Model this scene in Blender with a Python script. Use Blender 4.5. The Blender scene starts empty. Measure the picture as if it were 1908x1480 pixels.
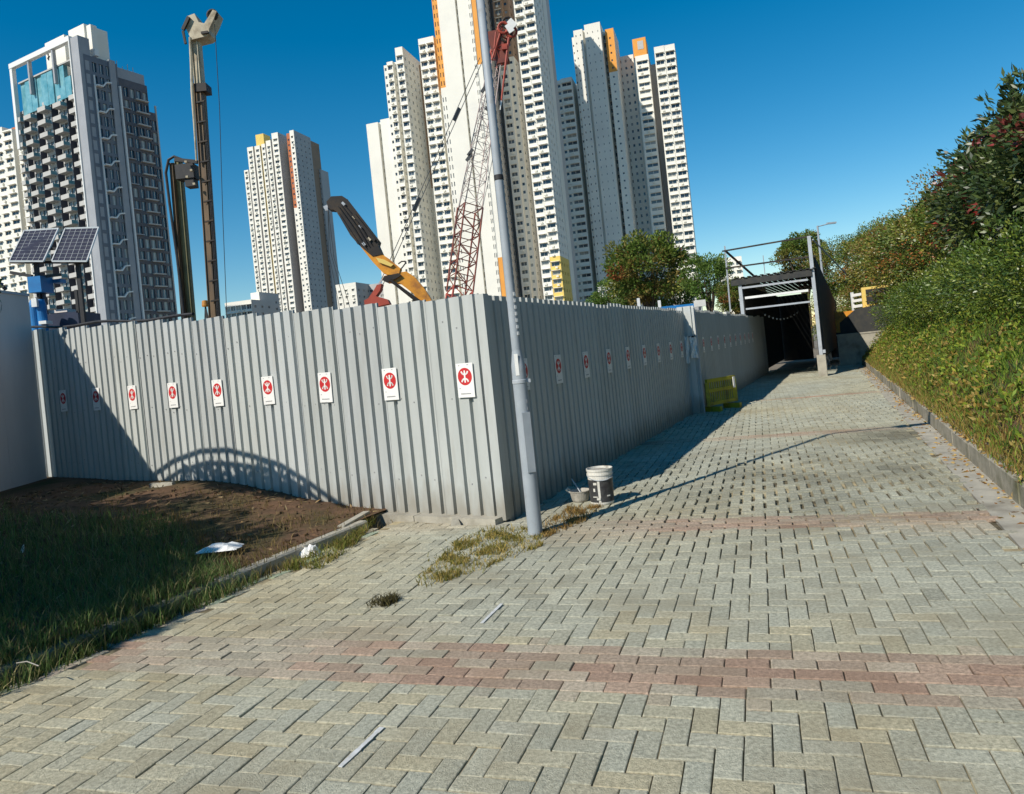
import bpy, math, random
import numpy as np
from mathutils import Vector, Matrix
random.seed(7); RNG = np.random.default_rng(7)
sc = bpy.context.scene
COL = sc.collection
R_ = math.radians

# ------------------------------------------------------------------ camera, world, sun, exposure
F, RHO, PX, PY, H = 1400.0, 0.103, 954.0, 665.0, 1.5
cam = bpy.data.cameras.new('camera'); camo = bpy.data.objects.new('camera', cam); COL.objects.link(camo)
cr, sr = math.cos(RHO), math.sin(RHO)
camo.matrix_world = Matrix(((cr, sr, 0, 0), (0, 0, -1, 0), (-sr, cr, 0, H), (0, 0, 0, 1)))
cam.sensor_width = 36; cam.lens = 36 * F / 1908; cam.shift_y = -75 / 1908
cam.clip_start = 0.05; cam.clip_end = 6000
sc.camera = camo

EL = R_(40.5); AZ = math.atan2(-.72, -.69)
w = bpy.data.worlds.new('World'); sc.world = w; w.use_nodes = True
wn = w.node_tree; bg = wn.nodes['Background']; sky = wn.nodes.new('ShaderNodeTexSky')
sky.sky_type = 'NISHITA'; sky.sun_disc = False; sky.sun_elevation = EL; sky.sun_rotation = AZ
sky.air_density = 1.0; sky.dust_density = 0.0; sky.ozone_density = 2.0; sky.altitude = 0
hsv = wn.nodes.new('ShaderNodeHueSaturation'); hsv.inputs['Saturation'].default_value = 1.52; hsv.inputs['Hue'].default_value = .491
wn.links.new(sky.outputs[0], hsv.inputs['Color']); wn.links.new(hsv.outputs[0], bg.inputs[0]); bg.inputs[1].default_value = 0.11
sun = bpy.data.lights.new('sun', 'SUN'); suno = bpy.data.objects.new('sun', sun); COL.objects.link(suno)
sun.energy = 5.0; sun.angle = R_(0.5); sun.color = (1.0, .93, .82)
LD = Vector((.722 * math.cos(EL), .692 * math.cos(EL), -math.sin(EL)))
suno.rotation_euler = LD.to_track_quat('-Z', 'Y').to_euler()
sc.view_settings.view_transform = 'Standard'; sc.view_settings.look = 'None'
sc.view_settings.gamma = 1.0; sc.view_settings.exposure = 0.0
sc.render.engine = 'CYCLES'
sc.cycles.max_bounces = 6; sc.cycles.transparent_max_bounces = 6

# ------------------------------------------------------------------ helpers: photograph survey -> place
def uvp(px, py):
    dx, dy = px - PX, py - PY
    return dx * cr - dy * sr, dx * sr + dy * cr
def gp(px, py, h=0.0):
    u, v = uvp(px, py); Y = (H - h) * F / v
    return Vector((u * Y / F, Y, h))
def ap(px, py, Y):
    u, v = uvp(px, py)
    return Vector((u * Y / F, Y, H - v * Y / F))
def proj(p):
    u, v = F * p[0] / p[1], -F * (p[2] - H) / p[1]
    return PX + u * cr + v * sr, PY - u * sr + v * cr
def V(*a): return Vector(a)

# ------------------------------------------------------------------ helpers: materials
def principled(name):
    m = bpy.data.materials.new(name); m.use_nodes = True
    return m, m.node_tree, m.node_tree.nodes['Principled BSDF']
def mat(name, c, c2=None, scale=4.0, rough=.7, bump=0.0, bscale=None, metal=0.0, tint=False, spec=.4, stretch=None,
        detail=5, trans=None, c3=None, scale3=.6, fac=(.35, .65), fac3=(.5, .7)):
    """procedural surface: c..c2 mixed by world-position noise, optional second stain layer c3, optional per-face tint"""
    m, nt, b = principled(name); N, L = nt.nodes, nt.links
    b.inputs['Roughness'].default_value = rough; b.inputs['Metallic'].default_value = metal
    b.inputs['Specular IOR Level'].default_value = spec
    geo = N.new('ShaderNodeNewGeometry'); pos = geo.outputs['Position']
    if stretch:
        mp = N.new('ShaderNodeMapping'); mp.inputs['Scale'].default_value = stretch
        L.new(pos, mp.inputs[0]); pos = mp.outputs[0]
    def noise(s, d=detail):
        n = N.new('ShaderNodeTexNoise'); n.inputs['Scale'].default_value = s; n.inputs['Detail'].default_value = d
        n.inputs['Roughness'].default_value = .62
        L.new(pos, n.inputs['Vector']); return n
    def ramp(n, lo, hi):
        r = N.new('ShaderNodeMapRange'); r.inputs[1].default_value = lo; r.inputs[2].default_value = hi
        L.new(n.outputs[0], r.inputs[0]); return r.outputs[0]
    def mix(f, a, bb):
        x = N.new('ShaderNodeMix'); x.data_type = 'RGBA'
        if hasattr(f, 'node'): L.new(f, x.inputs[0])
        else: x.inputs[0].default_value = f
        for i, s in ((6, a), (7, bb)):
            if hasattr(s, 'node'): L.new(s, x.inputs[i])
            else: x.inputs[i].default_value = (*s, 1)
        return x.outputs[2]
    col = mix(ramp(noise(scale), *fac), c, c2 if c2 else tuple(k * .8 for k in c))
    if c3: col = mix(ramp(noise(scale3, 6), *fac3), col, c3)
    if tint:
        at = N.new('ShaderNodeAttribute'); at.attribute_name = 'tint'
        mm = N.new('ShaderNodeMix'); mm.data_type = 'RGBA'; mm.blend_type = 'MULTIPLY'; mm.inputs[0].default_value = 1
        L.new(col, mm.inputs[6]); L.new(at.outputs[0], mm.inputs[7]); col = mm.outputs[2]
    L.new(col, b.inputs['Base Color'])
    if bump:
        bn = N.new('ShaderNodeBump'); bn.inputs['Strength'].default_value = bump; bn.inputs['Distance'].default_value = .01
        L.new(noise(bscale or scale * 8, 6).outputs[0], bn.inputs['Height']); L.new(bn.outputs[0], b.inputs['Normal'])
    if trans:
        out = N['Material Output']; tr = N.new('ShaderNodeBsdfTranslucent'); ms = N.new('ShaderNodeMixShader')
        L.new(col, tr.inputs[0]); ms.inputs[0].default_value = trans
        L.new(b.outputs[0], ms.inputs[1]); L.new(tr.outputs[0], ms.inputs[2]); L.new(ms.outputs[0], out.inputs[0])
    return m

M = {}
M['paver'] = mat('concrete paver', (.52, .525, .435), (.29, .30, .25), scale=55, detail=9, fac=(.36, .64), rough=.92, bump=.8, bscale=140, tint=True, spec=.2,
                 c3=(.30, .28, .21), scale3=1.3, fac3=(.47, .78))
M['joint'] = mat('joint sand', (.10, .085, .055), (.44, .37, .23), scale=1.3, rough=1, bump=.4, fac=(.42, .60), spec=.1)
M['fence'] = mat('grey coated steel', (.49, .51, .49), (.43, .45, .43), scale=2.2, rough=.5, tint=True, spec=.35,
                 stretch=(3, 3, .5), c3=(.40, .40, .37), scale3=1.6, fac3=(.58, .75))
def splash(m, c, z0, z1):
    nt = m.node_tree; N, L = nt.nodes, nt.links; b = N['Principled BSDF']; src = b.inputs['Base Color'].links[0].from_socket
    g = N.new('ShaderNodeNewGeometry'); x = N.new('ShaderNodeSeparateXYZ'); L.new(g.outputs[0], x.inputs[0])
    mp = N.new('ShaderNodeMapping'); mp.inputs['Scale'].default_value = (9, 9, 2.5); L.new(g.outputs[0], mp.inputs[0])
    n = N.new('ShaderNodeTexNoise'); n.inputs['Scale'].default_value = 1; n.inputs['Detail'].default_value = 7; L.new(mp.outputs[0], n.inputs[0])
    h = N.new('ShaderNodeMapRange'); h.inputs[1].default_value = z0; h.inputs[2].default_value = z1; h.inputs[3].default_value = .62; h.inputs[4].default_value = -.55; L.new(x.outputs[2], h.inputs[0])
    a = N.new('ShaderNodeMath'); a.operation = 'ADD'; L.new(n.outputs[0], a.inputs[0]); L.new(h.outputs[0], a.inputs[1])
    f = N.new('ShaderNodeMapRange'); f.inputs[1].default_value = .5; f.inputs[2].default_value = 1.0; f.inputs[4].default_value = .7; L.new(a.outputs[0], f.inputs[0])
    k = N.new('ShaderNodeMix'); k.data_type = 'RGBA'; L.new(f.outputs[0], k.inputs[0]); L.new(src, k.inputs[6]); k.inputs[7].default_value = (*c, 1); L.new(k.outputs[2], b.inputs['Base Color'])
splash(M['fence'], (.24, .21, .16), .0, .75)
M['wallpanel'] = mat('plain grey hoarding', (.74, .67, .62), (.63, .57, .53), scale=1.4, rough=.6, stretch=(1, 1, .3))
M['steel'] = mat('galvanised steel', (.43, .46, .49), (.36, .39, .42), scale=6, rough=.5, spec=.5, c3=(.30, .30, .29), scale3=4, fac3=(.6, .72))
M['lamp'] = mat('grey painted lamp post', (.36, .395, .425), (.30, .335, .365), scale=5, rough=.55, spec=.4, c3=(.25, .25, .24), scale3=7, fac3=(.6, .75))
M['white'] = mat('white paint', (.80, .80, .77), (.72, .72, .70), scale=6, rough=.5)
M['paper'] = mat('white sign board', (.84, .83, .79), (.78, .77, .74), scale=14, rough=.55)
M['red'] = mat('red sign print', (.60, .035, .035), (.50, .025, .03), scale=10, rough=.5)
M['ink'] = mat('faded ink', (.35, .35, .35), (.25, .25, .25), scale=20, rough=.7)
M['black'] = mat('black rubber', (.02, .02, .022), (.035, .033, .033), scale=9, rough=.6)
M['dark'] = mat('dark netting', (.035, .038, .04), (.06, .058, .05), scale=5, rough=.9)
M['concrete'] = mat('kerb concrete', (.44, .41, .335), (.32, .30, .25), scale=5, rough=.9, bump=.5, bscale=60, spec=.2,
                    c3=(.20, .18, .14), scale3=2.2, fac3=(.52, .72))
M['oldkerb'] = mat('stained kerb concrete', (.40, .365, .29), (.28, .26, .205), scale=7, rough=.95, bump=.7, bscale=50, spec=.15, c3=(.12, .12, .06), scale3=2.2, fac3=(.48, .7))
M['mossy'] = mat('mossy old concrete', (.20, .20, .15), (.11, .12, .085), scale=6, rough=.95, bump=.6, bscale=50, spec=.15, c3=(.06, .075, .035), scale3=2.5, fac3=(.5, .7))
M['soil'] = mat('bare soil', (.155, .092, .056), (.088, .058, .037), scale=3.5, rough=1, bump=.9, bscale=30, spec=.1,
                c3=(.05, .06, .025), scale3=.9, fac3=(.5, .68))
M['ground'] = mat('site ground', (.22, .19, .15), (.15, .13, .10), scale=.4, rough=1)
M['grass'] = mat('grass blade', (1, 1, 1), (.75, .8, .7), scale=2, rough=.65, tint=True, spec=.25, trans=.25)
M['leaf'] = mat('glossy leaf', (1, 1, 1), (.8, .85, .75), scale=1.5, rough=.38, tint=True, spec=.55, trans=.2)
M['treeleaf'] = mat('tree leaf', (1, 1, 1), (.8, .8, .7), scale=.6, rough=.6, tint=True, spec=.3, trans=.3)
M['bark'] = mat('bark', (.11, .08, .055), (.06, .045, .03), scale=12, rough=.95, bump=.8)
M['tile'] = mat('tower tile', (.50, .49, .46), (.44, .43, .41), scale=.25, rough=.75)
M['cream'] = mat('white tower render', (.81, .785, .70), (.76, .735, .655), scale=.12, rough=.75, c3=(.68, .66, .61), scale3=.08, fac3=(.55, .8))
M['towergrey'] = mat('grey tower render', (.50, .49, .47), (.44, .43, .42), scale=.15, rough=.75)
M['orange'] = mat('orange render', (.80, .36, .07), (.72, .31, .06), scale=.2, rough=.75)
M['rust'] = mat('brick red render', (.50, .16, .06), (.42, .13, .05), scale=.2, rough=.75)
M['brown'] = mat('brown render', (.36, .24, .16), (.31, .21, .14), scale=.2, rough=.75)
M['yellow'] = mat('yellow render', (.80, .58, .16), (.74, .53, .14), scale=.2, rough=.75)
M['glass'] = mat('window glass', (1, 1, 1), (.8, .85, .9), scale=.5, rough=.12, tint=True, spec=.7)
M['teal'] = mat('teal glass', (.10, .30, .36), (.22, .45, .50), scale=.5, rough=.12, spec=.8)
M['darktile'] = mat('dark tower cladding', (.12, .115, .13), (.085, .085, .10), scale=.35, rough=.5)
M['pillar'] = mat('pale grey cladding', (.36, .37, .39), (.31, .32, .34), scale=.3, rough=.5)
M['slate'] = mat('slate blue cladding', (.17, .185, .215), (.13, .14, .165), scale=.3, rough=.45)
M['rigbrown'] = mat('oily brown steel', (.19, .12, .06), (.12, .08, .045), scale=3, rough=.6, stretch=(2, 2, .4), c3=(.07, .05, .035), scale3=1.2)
M['rigcream'] = mat('cream steel', (.55, .48, .34), (.42, .36, .25), scale=3, rough=.55, c3=(.22, .17, .1), scale3=2)
M['rigolive'] = mat('olive steel', (.20, .18, .08), (.13, .12, .06), scale=2, rough=.6)
M['exdark'] = mat('dark dirty steel', (.022, .017, .014), (.014, .012, .011), scale=3, rough=.6, c3=(.05, .032, .016), scale3=2)
M['exorange'] = mat('construction yellow', (.75, .33, .03), (.62, .25, .025), scale=2.5, rough=.45, c3=(.30, .12, .03), scale3=2)
M['redsteel'] = mat('red oxide steel', (.42, .07, .04), (.28, .05, .035), scale=2.5, rough=.6)
M['darkred'] = mat('dark red steel', (.12, .035, .03), (.24, .06, .035), scale=1.5, rough=.6)
M['palered'] = mat('sun-bleached red steel', (.42, .30, .27), (.48, .42, .39), scale=2, rough=.6)
M['blue'] = mat('blue machine paint', (.02, .20, .48), (.02, .15, .38), scale=4, rough=.45)
M['navy'] = mat('navy paint', (.025, .035, .075), (.02, .03, .055), scale=4, rough=.5)
M['panel'] = mat('solar cell', (.035, .033, .045), (.05, .045, .06), scale=9, rough=.25, spec=.6)
M['alu'] = mat('aluminium', (.62, .62, .60), (.55, .55, .54), scale=9, rough=.35, metal=.3)
M['plasticyellow'] = mat('faded yellow plastic', (.42, .38, .03), (.33, .30, .025), scale=5, rough=.55, c3=(.16, .14, .03), scale3=6)
M['bucketwhite'] = mat('scuffed white plastic', (.72, .70, .64), (.58, .56, .50), scale=14, rough=.45, c3=(.30, .28, .24), scale3=9, fac3=(.56, .7))
M['bucketlabel'] = mat('black bucket label', (.03, .03, .033), (.07, .07, .07), scale=18, rough=.4)
M['cement'] = mat('dried cement', (.45, .42, .36), (.30, .28, .24), scale=20, rough=.95, bump=.6)
M['tape'] = mat('worn white tape', (.66, .67, .66), (.48, .48, .45), scale=22, rough=.7)
M['straw'] = mat('dry straw', (1, 1, 1), (.8, .75, .6), scale=6, rough=.8, tint=True, trans=.15)
M['cable'] = mat('steel cable', (.10, .10, .10), (.07, .07, .07), scale=9, rough=.5, metal=.4)
M['lightbox'] = mat('lamp lens', (.75, .74, .70), (.68, .67, .63), scale=9, rough=.3)

# ------------------------------------------------------------------ helpers: meshes and things
class MB:
    def __init__(s): s.v, s.f, s.mi, s.t = [], [], [], []
    def face(s, pts, mi=0, t=(1, 1, 1)):
        b = len(s.v); s.v += [tuple(p) for p in pts]; s.f.append(tuple(range(b, b + len(pts)))); s.mi.append(mi); s.t.append(t)
    def hexa(s, c, mi=0, t=(1, 1, 1), skip=()):
        # c: 8 corners, bottom ring 0-3 then top ring 4-7
        b = len(s.v); s.v += [tuple(p) for p in c]
        for k, q in enumerate(((0, 3, 2, 1), (4, 5, 6, 7), (0, 1, 5, 4), (1, 2, 6, 5), (2, 3, 7, 6), (3, 0, 4, 7))):
            if k in skip: continue
            s.f.append(tuple(b + i for i in q)); s.mi.append(mi); s.t.append(t)
    def box(s, c, size, ax=None, mi=0, t=(1, 1, 1), skip=()):
        c = Vector(c); X, Y, Z = ax if ax else (V(1, 0, 0), V(0, 1, 0), V(0, 0, 1))
        a, b_, d = X * size[0] / 2, Y * size[1] / 2, Z * size[2] / 2
        s.hexa([c - a - b_ - d, c + a - b_ - d, c + a + b_ - d, c - a + b_ - d,
                c - a - b_ + d, c + a - b_ + d, c + a + b_ + d, c - a + b_ + d], mi, t, skip)
    def bar(s, p, q, wdt, hgt=None, mi=0, up=None, t=(1, 1, 1)):
        p, q = Vector(p), Vector(q); d = q - p; L = d.length
        if L < 1e-6: return
        Z = d / L; upv = up or (V(0, 0, 1) if abs(Z.z) < .9 else V(0, 1, 0))
        X = Z.cross(upv).normalized(); Y = X.cross(Z)
        s.box((p + q) / 2, (wdt, hgt or wdt, L), (X, Y, Z), mi, t)
    def tube(s, pts, r, n=8, mi=0, cap=True, t=(1, 1, 1)):
        pts = [Vector(p) for p in pts]; rs = r if isinstance(r, (list, tuple)) else [r] * len(pts)
        b = len(s.v); prev = None
        for i, p in enumerate(pts):
            d = (pts[min(i + 1, len(pts) - 1)] - pts[max(i - 1, 0)]).normalized()
            if prev is None:
                X = d.cross(V(0, 0, 1) if abs(d.z) < .9 else V(1, 0, 0)).normalized()
            else:
                X = (prev - d * prev.dot(d)).normalized()
            Y = d.cross(X); prev = X
            for k in range(n):
                a = 2 * math.pi * k / n; s.v.append(tuple(p + (X * math.cos(a) + Y * math.sin(a)) * rs[i]))
        for i in range(len(pts) - 1):
            for k in range(n):
                k2 = (k + 1) % n
                s.f.append((b + i * n + k, b + i * n + k2, b + (i + 1) * n + k2, b + (i + 1) * n + k)); s.mi.append(mi); s.t.append(t)
        if cap:
            s.f.append(tuple(b + k for k in range(n))[::-1]); s.mi.append(mi); s.t.append(t)
            e = b + (len(pts) - 1) * n; s.f.append(tuple(e + k for k in range(n))); s.mi.append(mi); s.t.append(t)
    def lathe(s, c, prof, n=24, mi=0, closed=False):
        c = Vector(c); b = len(s.v)
        for r, z in prof:
            for k in range(n):
                a = 2 * math.pi * k / n; s.v.append((c.x + r * math.cos(a), c.y + r * math.sin(a), c.z + z))
        for i in range(len(prof) - 1):
            for k in range(n):
                k2 = (k + 1) % n
                s.f.append((b + i * n + k, b + i * n + k2, b + (i + 1) * n + k2, b + (i + 1) * n + k)); s.mi.append(mi); s.t.append((1, 1, 1))
    def prism(s, poly, p0, X, Y, Z, depth, mi=0):
        # polygon (x, y) in plane X, Y at p0, extruded by depth along Z
        A = [Vector(p0) + X * x + Y * y for x, y in poly]; B = [a + Z * depth for a in A]; n = len(A)
        s.face(A[::-1], mi); s.face(B, mi)
        for i in range(n): s.face((A[i], A[(i + 1) % n], B[(i + 1) % n], B[i]), mi)
    def build(s, name, mats, parent=None, smooth=False, origin=None):
        me = bpy.data.meshes.new(name)
        vs = s.v
        if origin is not None:
            o_ = Vector(origin); vs = [(x - o_.x, y - o_.y, z - o_.z) for x, y, z in vs]
        me.from_pydata(vs, [], s.f)
        for m in (mats if isinstance(mats, (list, tuple)) else [mats]): me.materials.append(m)
        if len(set(s.mi)) > 1: me.polygons.foreach_set('material_index', s.mi)
        at = me.attributes.new('tint', 'FLOAT_COLOR', 'FACE')
        at.data.foreach_set('color', np.array([(*t, 1) for t in s.t], dtype=np.float32).ravel())
        if smooth: me.polygons.foreach_set('use_smooth', [True] * len(s.f))
        me.update()
        return link(name, me, parent, origin)
def link(name, me, parent=None, loc=None):
    o = bpy.data.objects.new(name, me); COL.objects.link(o)
    if parent is not None:
        o.parent = parent
        pl = world_loc(parent)
        o.location = (Vector(loc) if loc is not None else V(0, 0, 0)) - pl
    elif loc is not None: o.location = loc
    return o
def world_loc(o):
    p = V(0, 0, 0)
    while o is not None: p += Vector(o.location); o = o.parent
    return p
def tag(o, label=None, cat=None, group=None, kind=None):
    if label: o['label'] = label
    if cat: o['category'] = cat
    if group: o['group'] = group
    if kind: o['kind'] = kind
    return o
def thing(name, label, cat, loc=(0, 0, 0), group=None):
    o = bpy.data.objects.new(name, None); COL.objects.link(o); o.location = loc; o.empty_display_size = .2
    return tag(o, label, cat, group)
def np_mesh(name, verts, quads, tint, material):
    """quads (n x k) mesh from arrays with a per-face tint"""
    me = bpy.data.meshes.new(name); k = quads.shape[1]
    me.vertices.add(len(verts)); me.vertices.foreach_set('co', np.asarray(verts, np.float32).ravel())
    me.loops.add(quads.size); me.loops.foreach_set('vertex_index', quads.astype(np.int32).ravel())
    me.polygons.add(len(quads)); me.polygons.foreach_set('loop_start', np.arange(0, quads.size, k, dtype=np.int32))
    me.materials.append(material)
    me.update(calc_edges=True)
    at = me.attributes.new('tint', 'FLOAT_COLOR', 'FACE')
    c = np.ones((len(quads), 4), np.float32); c[:, :3] = tint; at.data.foreach_set('color', c.ravel())
    return me
def unit(a): return a / np.maximum(np.linalg.norm(a, axis=-1, keepdims=True), 1e-9)
def leaves(cen, dirs, ln, wd, tint, rng, fold=.25):
    """leaf quads: each a pointed diamond along dirs with a random roll"""
    n = len(cen); d = unit(dirs); r = unit(rng.normal(size=(n, 3))); s = unit(np.cross(d, r)); nn = np.cross(s, d)
    ln = np.broadcast_to(ln, n)[:, None]; wd = np.broadcast_to(wd, n)[:, None]
    a = cen; b = cen + d * ln * .45 + s * wd * .5 - nn * ln * fold * .3; c = cen + d * ln - nn * ln * fold; e = cen + d * ln * .45 - s * wd * .5 - nn * ln * fold * .3
    v = np.stack([a, b, c, e], 1).reshape(-1, 3); q = np.arange(4 * n).reshape(n, 4)
    return v, q, tint
def blades(base, hgt, wd, lean, tint, rng):
    """grass blades: a bent two-segment sliver each (quad + triangle stored as quads)"""
    n = len(base); a = rng.uniform(0, 2 * np.pi, n); s = np.stack([np.cos(a), np.sin(a), np.zeros(n)], 1)
    b = rng.uniform(0, 2 * np.pi, n); l = np.stack([np.cos(b), np.sin(b), np.zeros(n)], 1) * (lean * hgt)[:, None]
    up = np.zeros((n, 3)); up[:, 2] = hgt
    w2 = (s * wd[:, None] / 2)
    p0, p1 = base - w2, base + w2
    m0, m1 = base + up * .55 + l * .35 - w2 * .75, base + up * .55 + l * .35 + w2 * .75
    t0 = base + up * np.sqrt(np.maximum(1 - lean[:, None] ** 2 * .4, .2)) + l; t1 = t0 + w2 * .15
    v = np.stack([p0, p1, m1, m0, t1, t0], 1).reshape(-1, 3); k = np.arange(n)[:, None] * 6
    q = np.concatenate([k + np.array([[0, 1, 2, 3]]), k + np.array([[3, 2, 4, 5]])], 0)
    return v, q, np.concatenate([tint, tint], 0)
def pick(rng, n, cols, jitter=.2):
    c = np.array(cols, np.float64)[rng.integers(0, len(cols), n)]
    return c * (1 + rng.uniform(-jitter, jitter, (n, 1)))
def sm(x): x = min(1, max(0, x)); return x * x * (3 - 2 * x)

# ------------------------------------------------------------------ ground plan
CORNER = V(-.22, 6.90, 0); DL = V(-.829, .559, 0); DR = V(.4115, .9114, 0); NR = V(.9114, -.4115, 0); NL = V(-.559, -.829, 0)
K0 = V(-2.66, 4.75, 0); KD = V(.418, .908, 0); KN = V(-.908, .418, 0)          # left kerb line, its left normal
G0 = V(3.69, 5.66, 0); GD = V(.38, .925, 0).normalized(); GN = V(GD.y, -GD.x, 0)  # right kerb line, its right normal
def lawn_h(x, y):
    r = (x - K0.x) * KN.x + (y - K0.y) * KN.y
    return .085 + .275 * sm(r / 3.6) + .02 * math.sin(x * 2.3 + y) * sm(r / 1.0)
def bank_h(x, y):
    d = (x - G0.x) * GN.x + (y - G0.y) * GN.y
    return .2 + (.86 * d if d < 2.2 else 1.89 + .62 * (d - 2.2)) + .06 * math.sin(2.1 * x + y) * sm(d)

g = MB(); g.face([(-3000, -3000, -.1), (3000, -3000, -.1), (3000, 3000, -.1), (-3000, 3000, -.1)])
tag(g.build('ground', M['ground']), kind='structure')
# path bed under the pavers (shows in the joints)
LB = [K0 + KD * s for s in (-7, 3.0)]
pb = MB()
pb.face([tuple((K0 + KD * -7).xy) + (-.011,), tuple((G0 + GD * -9).xy) + (-.011,), tuple((G0 + GD * 24).xy) + (-.011,),
         tuple((CORNER + DR * 24).xy) + (-.011,), tuple(CORNER.xy) + (-.011,), tuple((K0 + KD * 3.2).xy) + (-.011,)])
DARK_SPOT = gp(1680, 812); LOOSE = gp(1560, 890); LOOSE2 = gp(1480, 765)
pb = MB(); G_ = {}
PA = R_(18.3); E1 = V(math.sin(PA), math.cos(PA), 0); E2 = V(math.cos(PA), -math.sin(PA), 0)
for a in range(-36, 40):
    for b in range(0, 150):
        p = E2 * (a * .2) + E1 * (b * .2)
        if (p - K0).dot(KN) > .05 or (p - G0).dot(GN) > .02 or ((p - CORNER).dot(NR) < -.2 and (p - CORNER).dot(NL) < -.2): continue
        f = .5 + .5 * math.sin(p.x * 1.9 + 1.7 * math.sin(p.y * 1.3)) * math.sin(p.y * 1.6 + 1.2 * math.sin(p.x * 2.3 + 1))
        lo_ = max(math.exp(-((p - LOOSE).length / 2.0) ** 2), math.exp(-((p - LOOSE2).length / 2.6) ** 2)); f -= 1.6 * max(math.exp(-((p - LOOSE).length / 2.0) ** 2), math.exp(-((p - LOOSE2).length / 2.6) ** 2))
        G_[a, b] = (p.x, p.y, -.014 * min(1, lo_ * 1.6) - .0150 + .0080 * min(1, max(0, 1.5 * f - .2 + random.gauss(0, .12))))
for a, b in G_:
    if (a + 1, b) in G_ and (a, b + 1) in G_ and (a + 1, b + 1) in G_: pb.face([G_[a, b], G_[a + 1, b], G_[a + 1, b + 1], G_[a, b + 1]])
path = pb.build('path', M['joint'], smooth=True); tag(path, kind='structure')

# ------------------------------------------------------------------ pavers
PA = R_(18.3); E1 = V(math.sin(PA), math.cos(PA), 0); E2 = V(math.cos(PA), -math.sin(PA), 0)
U = .1
def n1(px, py): return gp(px, py).dot(E1)
BANDS = [(int(round(n1(900, 1286) / U)), 5), (int(round(n1(1350, 985) / U)), 4), (int(round(n1(1500, 812) / U)), 4), (int(round(n1(1450, 745) / U)), 3)]
def in_band(j):
    for b0, nrow in BANDS:
        if b0 <= j < b0 + nrow: return j - b0, nrow
    return None
def inside(p):
    if (p - K0).dot(KN) > -.19 and p.y < 8: return False
    if (p - K0).dot(KN) > -.02: return False
    if (p - G0).dot(GN) > -.25: return False
    if (p - CORNER).dot(NR) < .03 and (p - CORNER).dot(NL) < .12: return False
    if (p - CORNER).dot(DR) > 23.5 or p.y < .9: return False
    return True
def tnoise(x, y):
    return .5 + .25 * math.sin(x * 1.7 + 1.3 * math.sin(y * .9)) + .25 * math.sin(y * 1.3 + 1.7 * math.sin(x * 1.1 + 2))

def paver_geo(mb, c, X, Y, lx, ly, z, tilt, t):
    hx, hy = lx / 2, ly / 2; ch = .003; zt = z; zb = -.04
    def P(x, y, zz): return c + X * x + Y * y + V(0, 0, zz + tilt[0] * x + tilt[1] * y)
    q = [ch + (random.random() ** 6) * .018 for _ in range(4)]
    top = [P(-hx + q[0], -hy + q[0], zt), P(hx - q[1], -hy + q[1], zt), P(hx - q[2], hy - q[2], zt), P(-hx + q[3], hy - q[3], zt)]
    mid = [P(-hx, -hy, zt - .0025), P(hx, -hy, zt - .0025), P(hx, hy, zt - .0025), P(-hx, hy, zt - .0025)]
    bot = [P(-hx, -hy, zb), P(hx, -hy, zb), P(hx, hy, zb), P(-hx, hy, zb)]
    mb.face(top, 0, t)
    for i in range(4):
        k = (i + 1) % 4
        mb.face([mid[i], mid[k], top[k], top[i]], 0, t); mb.face([bot[i], bot[k], mid[k], mid[i]], 0, t)
cells = []                                            # (center, half sizes in E2/E1, red?)
J0, J1, I0, I1 = 4, 330, -60, 60
for j in range(J0, J1):
    bd = in_band(j)
    for i in range(I0, I1):
        if bd:
            if (i + bd[0]) % 2 == 0: cells.append((i + 1, j + .5, 2, 1, True))
        else:
            k = (i - j) % 4
            if k == 0: cells.append((i + 1, j + .5, 2, 1, False))
            elif k == 3:
                if in_band(j + 1): cells.append((i + .5, j + .5, 1, 1, False))
                else: cells.append((i + .5, j + 1, 1, 2, False))
            elif k == 2 and in_band(j - 1): cells.append((i + .5, j + .5, 1, 1, False))
pav = []
for ci, cj, nx, ny, red in cells:
    c = E2 * (ci * U) + E1 * (cj * U)
    if not inside(c): continue
    if red and cj > BANDS[1][0] - 1 and cj < BANDS[1][0] + 6 and c.x < .35 + .3 * tnoise(c.x * 3, c.y * 3): red = False
    pav.append((c, nx, ny, red))
def paver_tint(c, red):
    s = tnoise(c.x, c.y); k = random.gauss(1, .07)
    if red:
        a = V(1.10, .74, .65) * .88; b = V(1.02, .91, .83)
        f = min(1, max(0, tnoise(c.x * 1.5 + 4, c.y * 1.5) * 1.3 - .15 + random.gauss(0, .15))); t = a.lerp(b, f)
    else:
        t = V(1.0, 1.0, .98).lerp(V(1.06, .98, .84), s * .8)
        t = t.lerp(V(1.14, .97, .74), .75 * max(0, min(1, (-.3 - c.x) / 1.6)) * (.4 + .6 * random.random()))
    if not red:                                        # brick dust trodden off the bands
        j = c.dot(E1) / U
        dj = min([abs(j - (b0 + nr / 2)) - nr / 2 for b0, nr in BANDS[:2]])
        f = max(0, 1 - dj / 4.5) * max(0, tnoise(c.x * 1.1 + 1, c.y * 2) - .35) * 1.2
        t = t.lerp(V(1.05, .84, .72), min(.75, f))
    st = max(.62 * math.exp(-((c - DARK_SPOT).length / .75) ** 2), .6 * math.exp(-((c - LOOSE).length / 1.7) ** 2) * tnoise(c.x * 3.3, c.y * 2.7)); k *= 1 - st * random.uniform(.7, 1)   # damp stain on the loose pavers, and one round darker spot
    return tuple(x * k for x in t)
def score(p):
    x, y = proj((p[0].x, p[0].y, 0))
    return p[0].length if (10 < x < 1900 and y < 1480) else 1e9
near = sorted(range(len(pav)), key=lambda i: score(pav[i]))[:300]
near = set(near)
variants = {}
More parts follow.
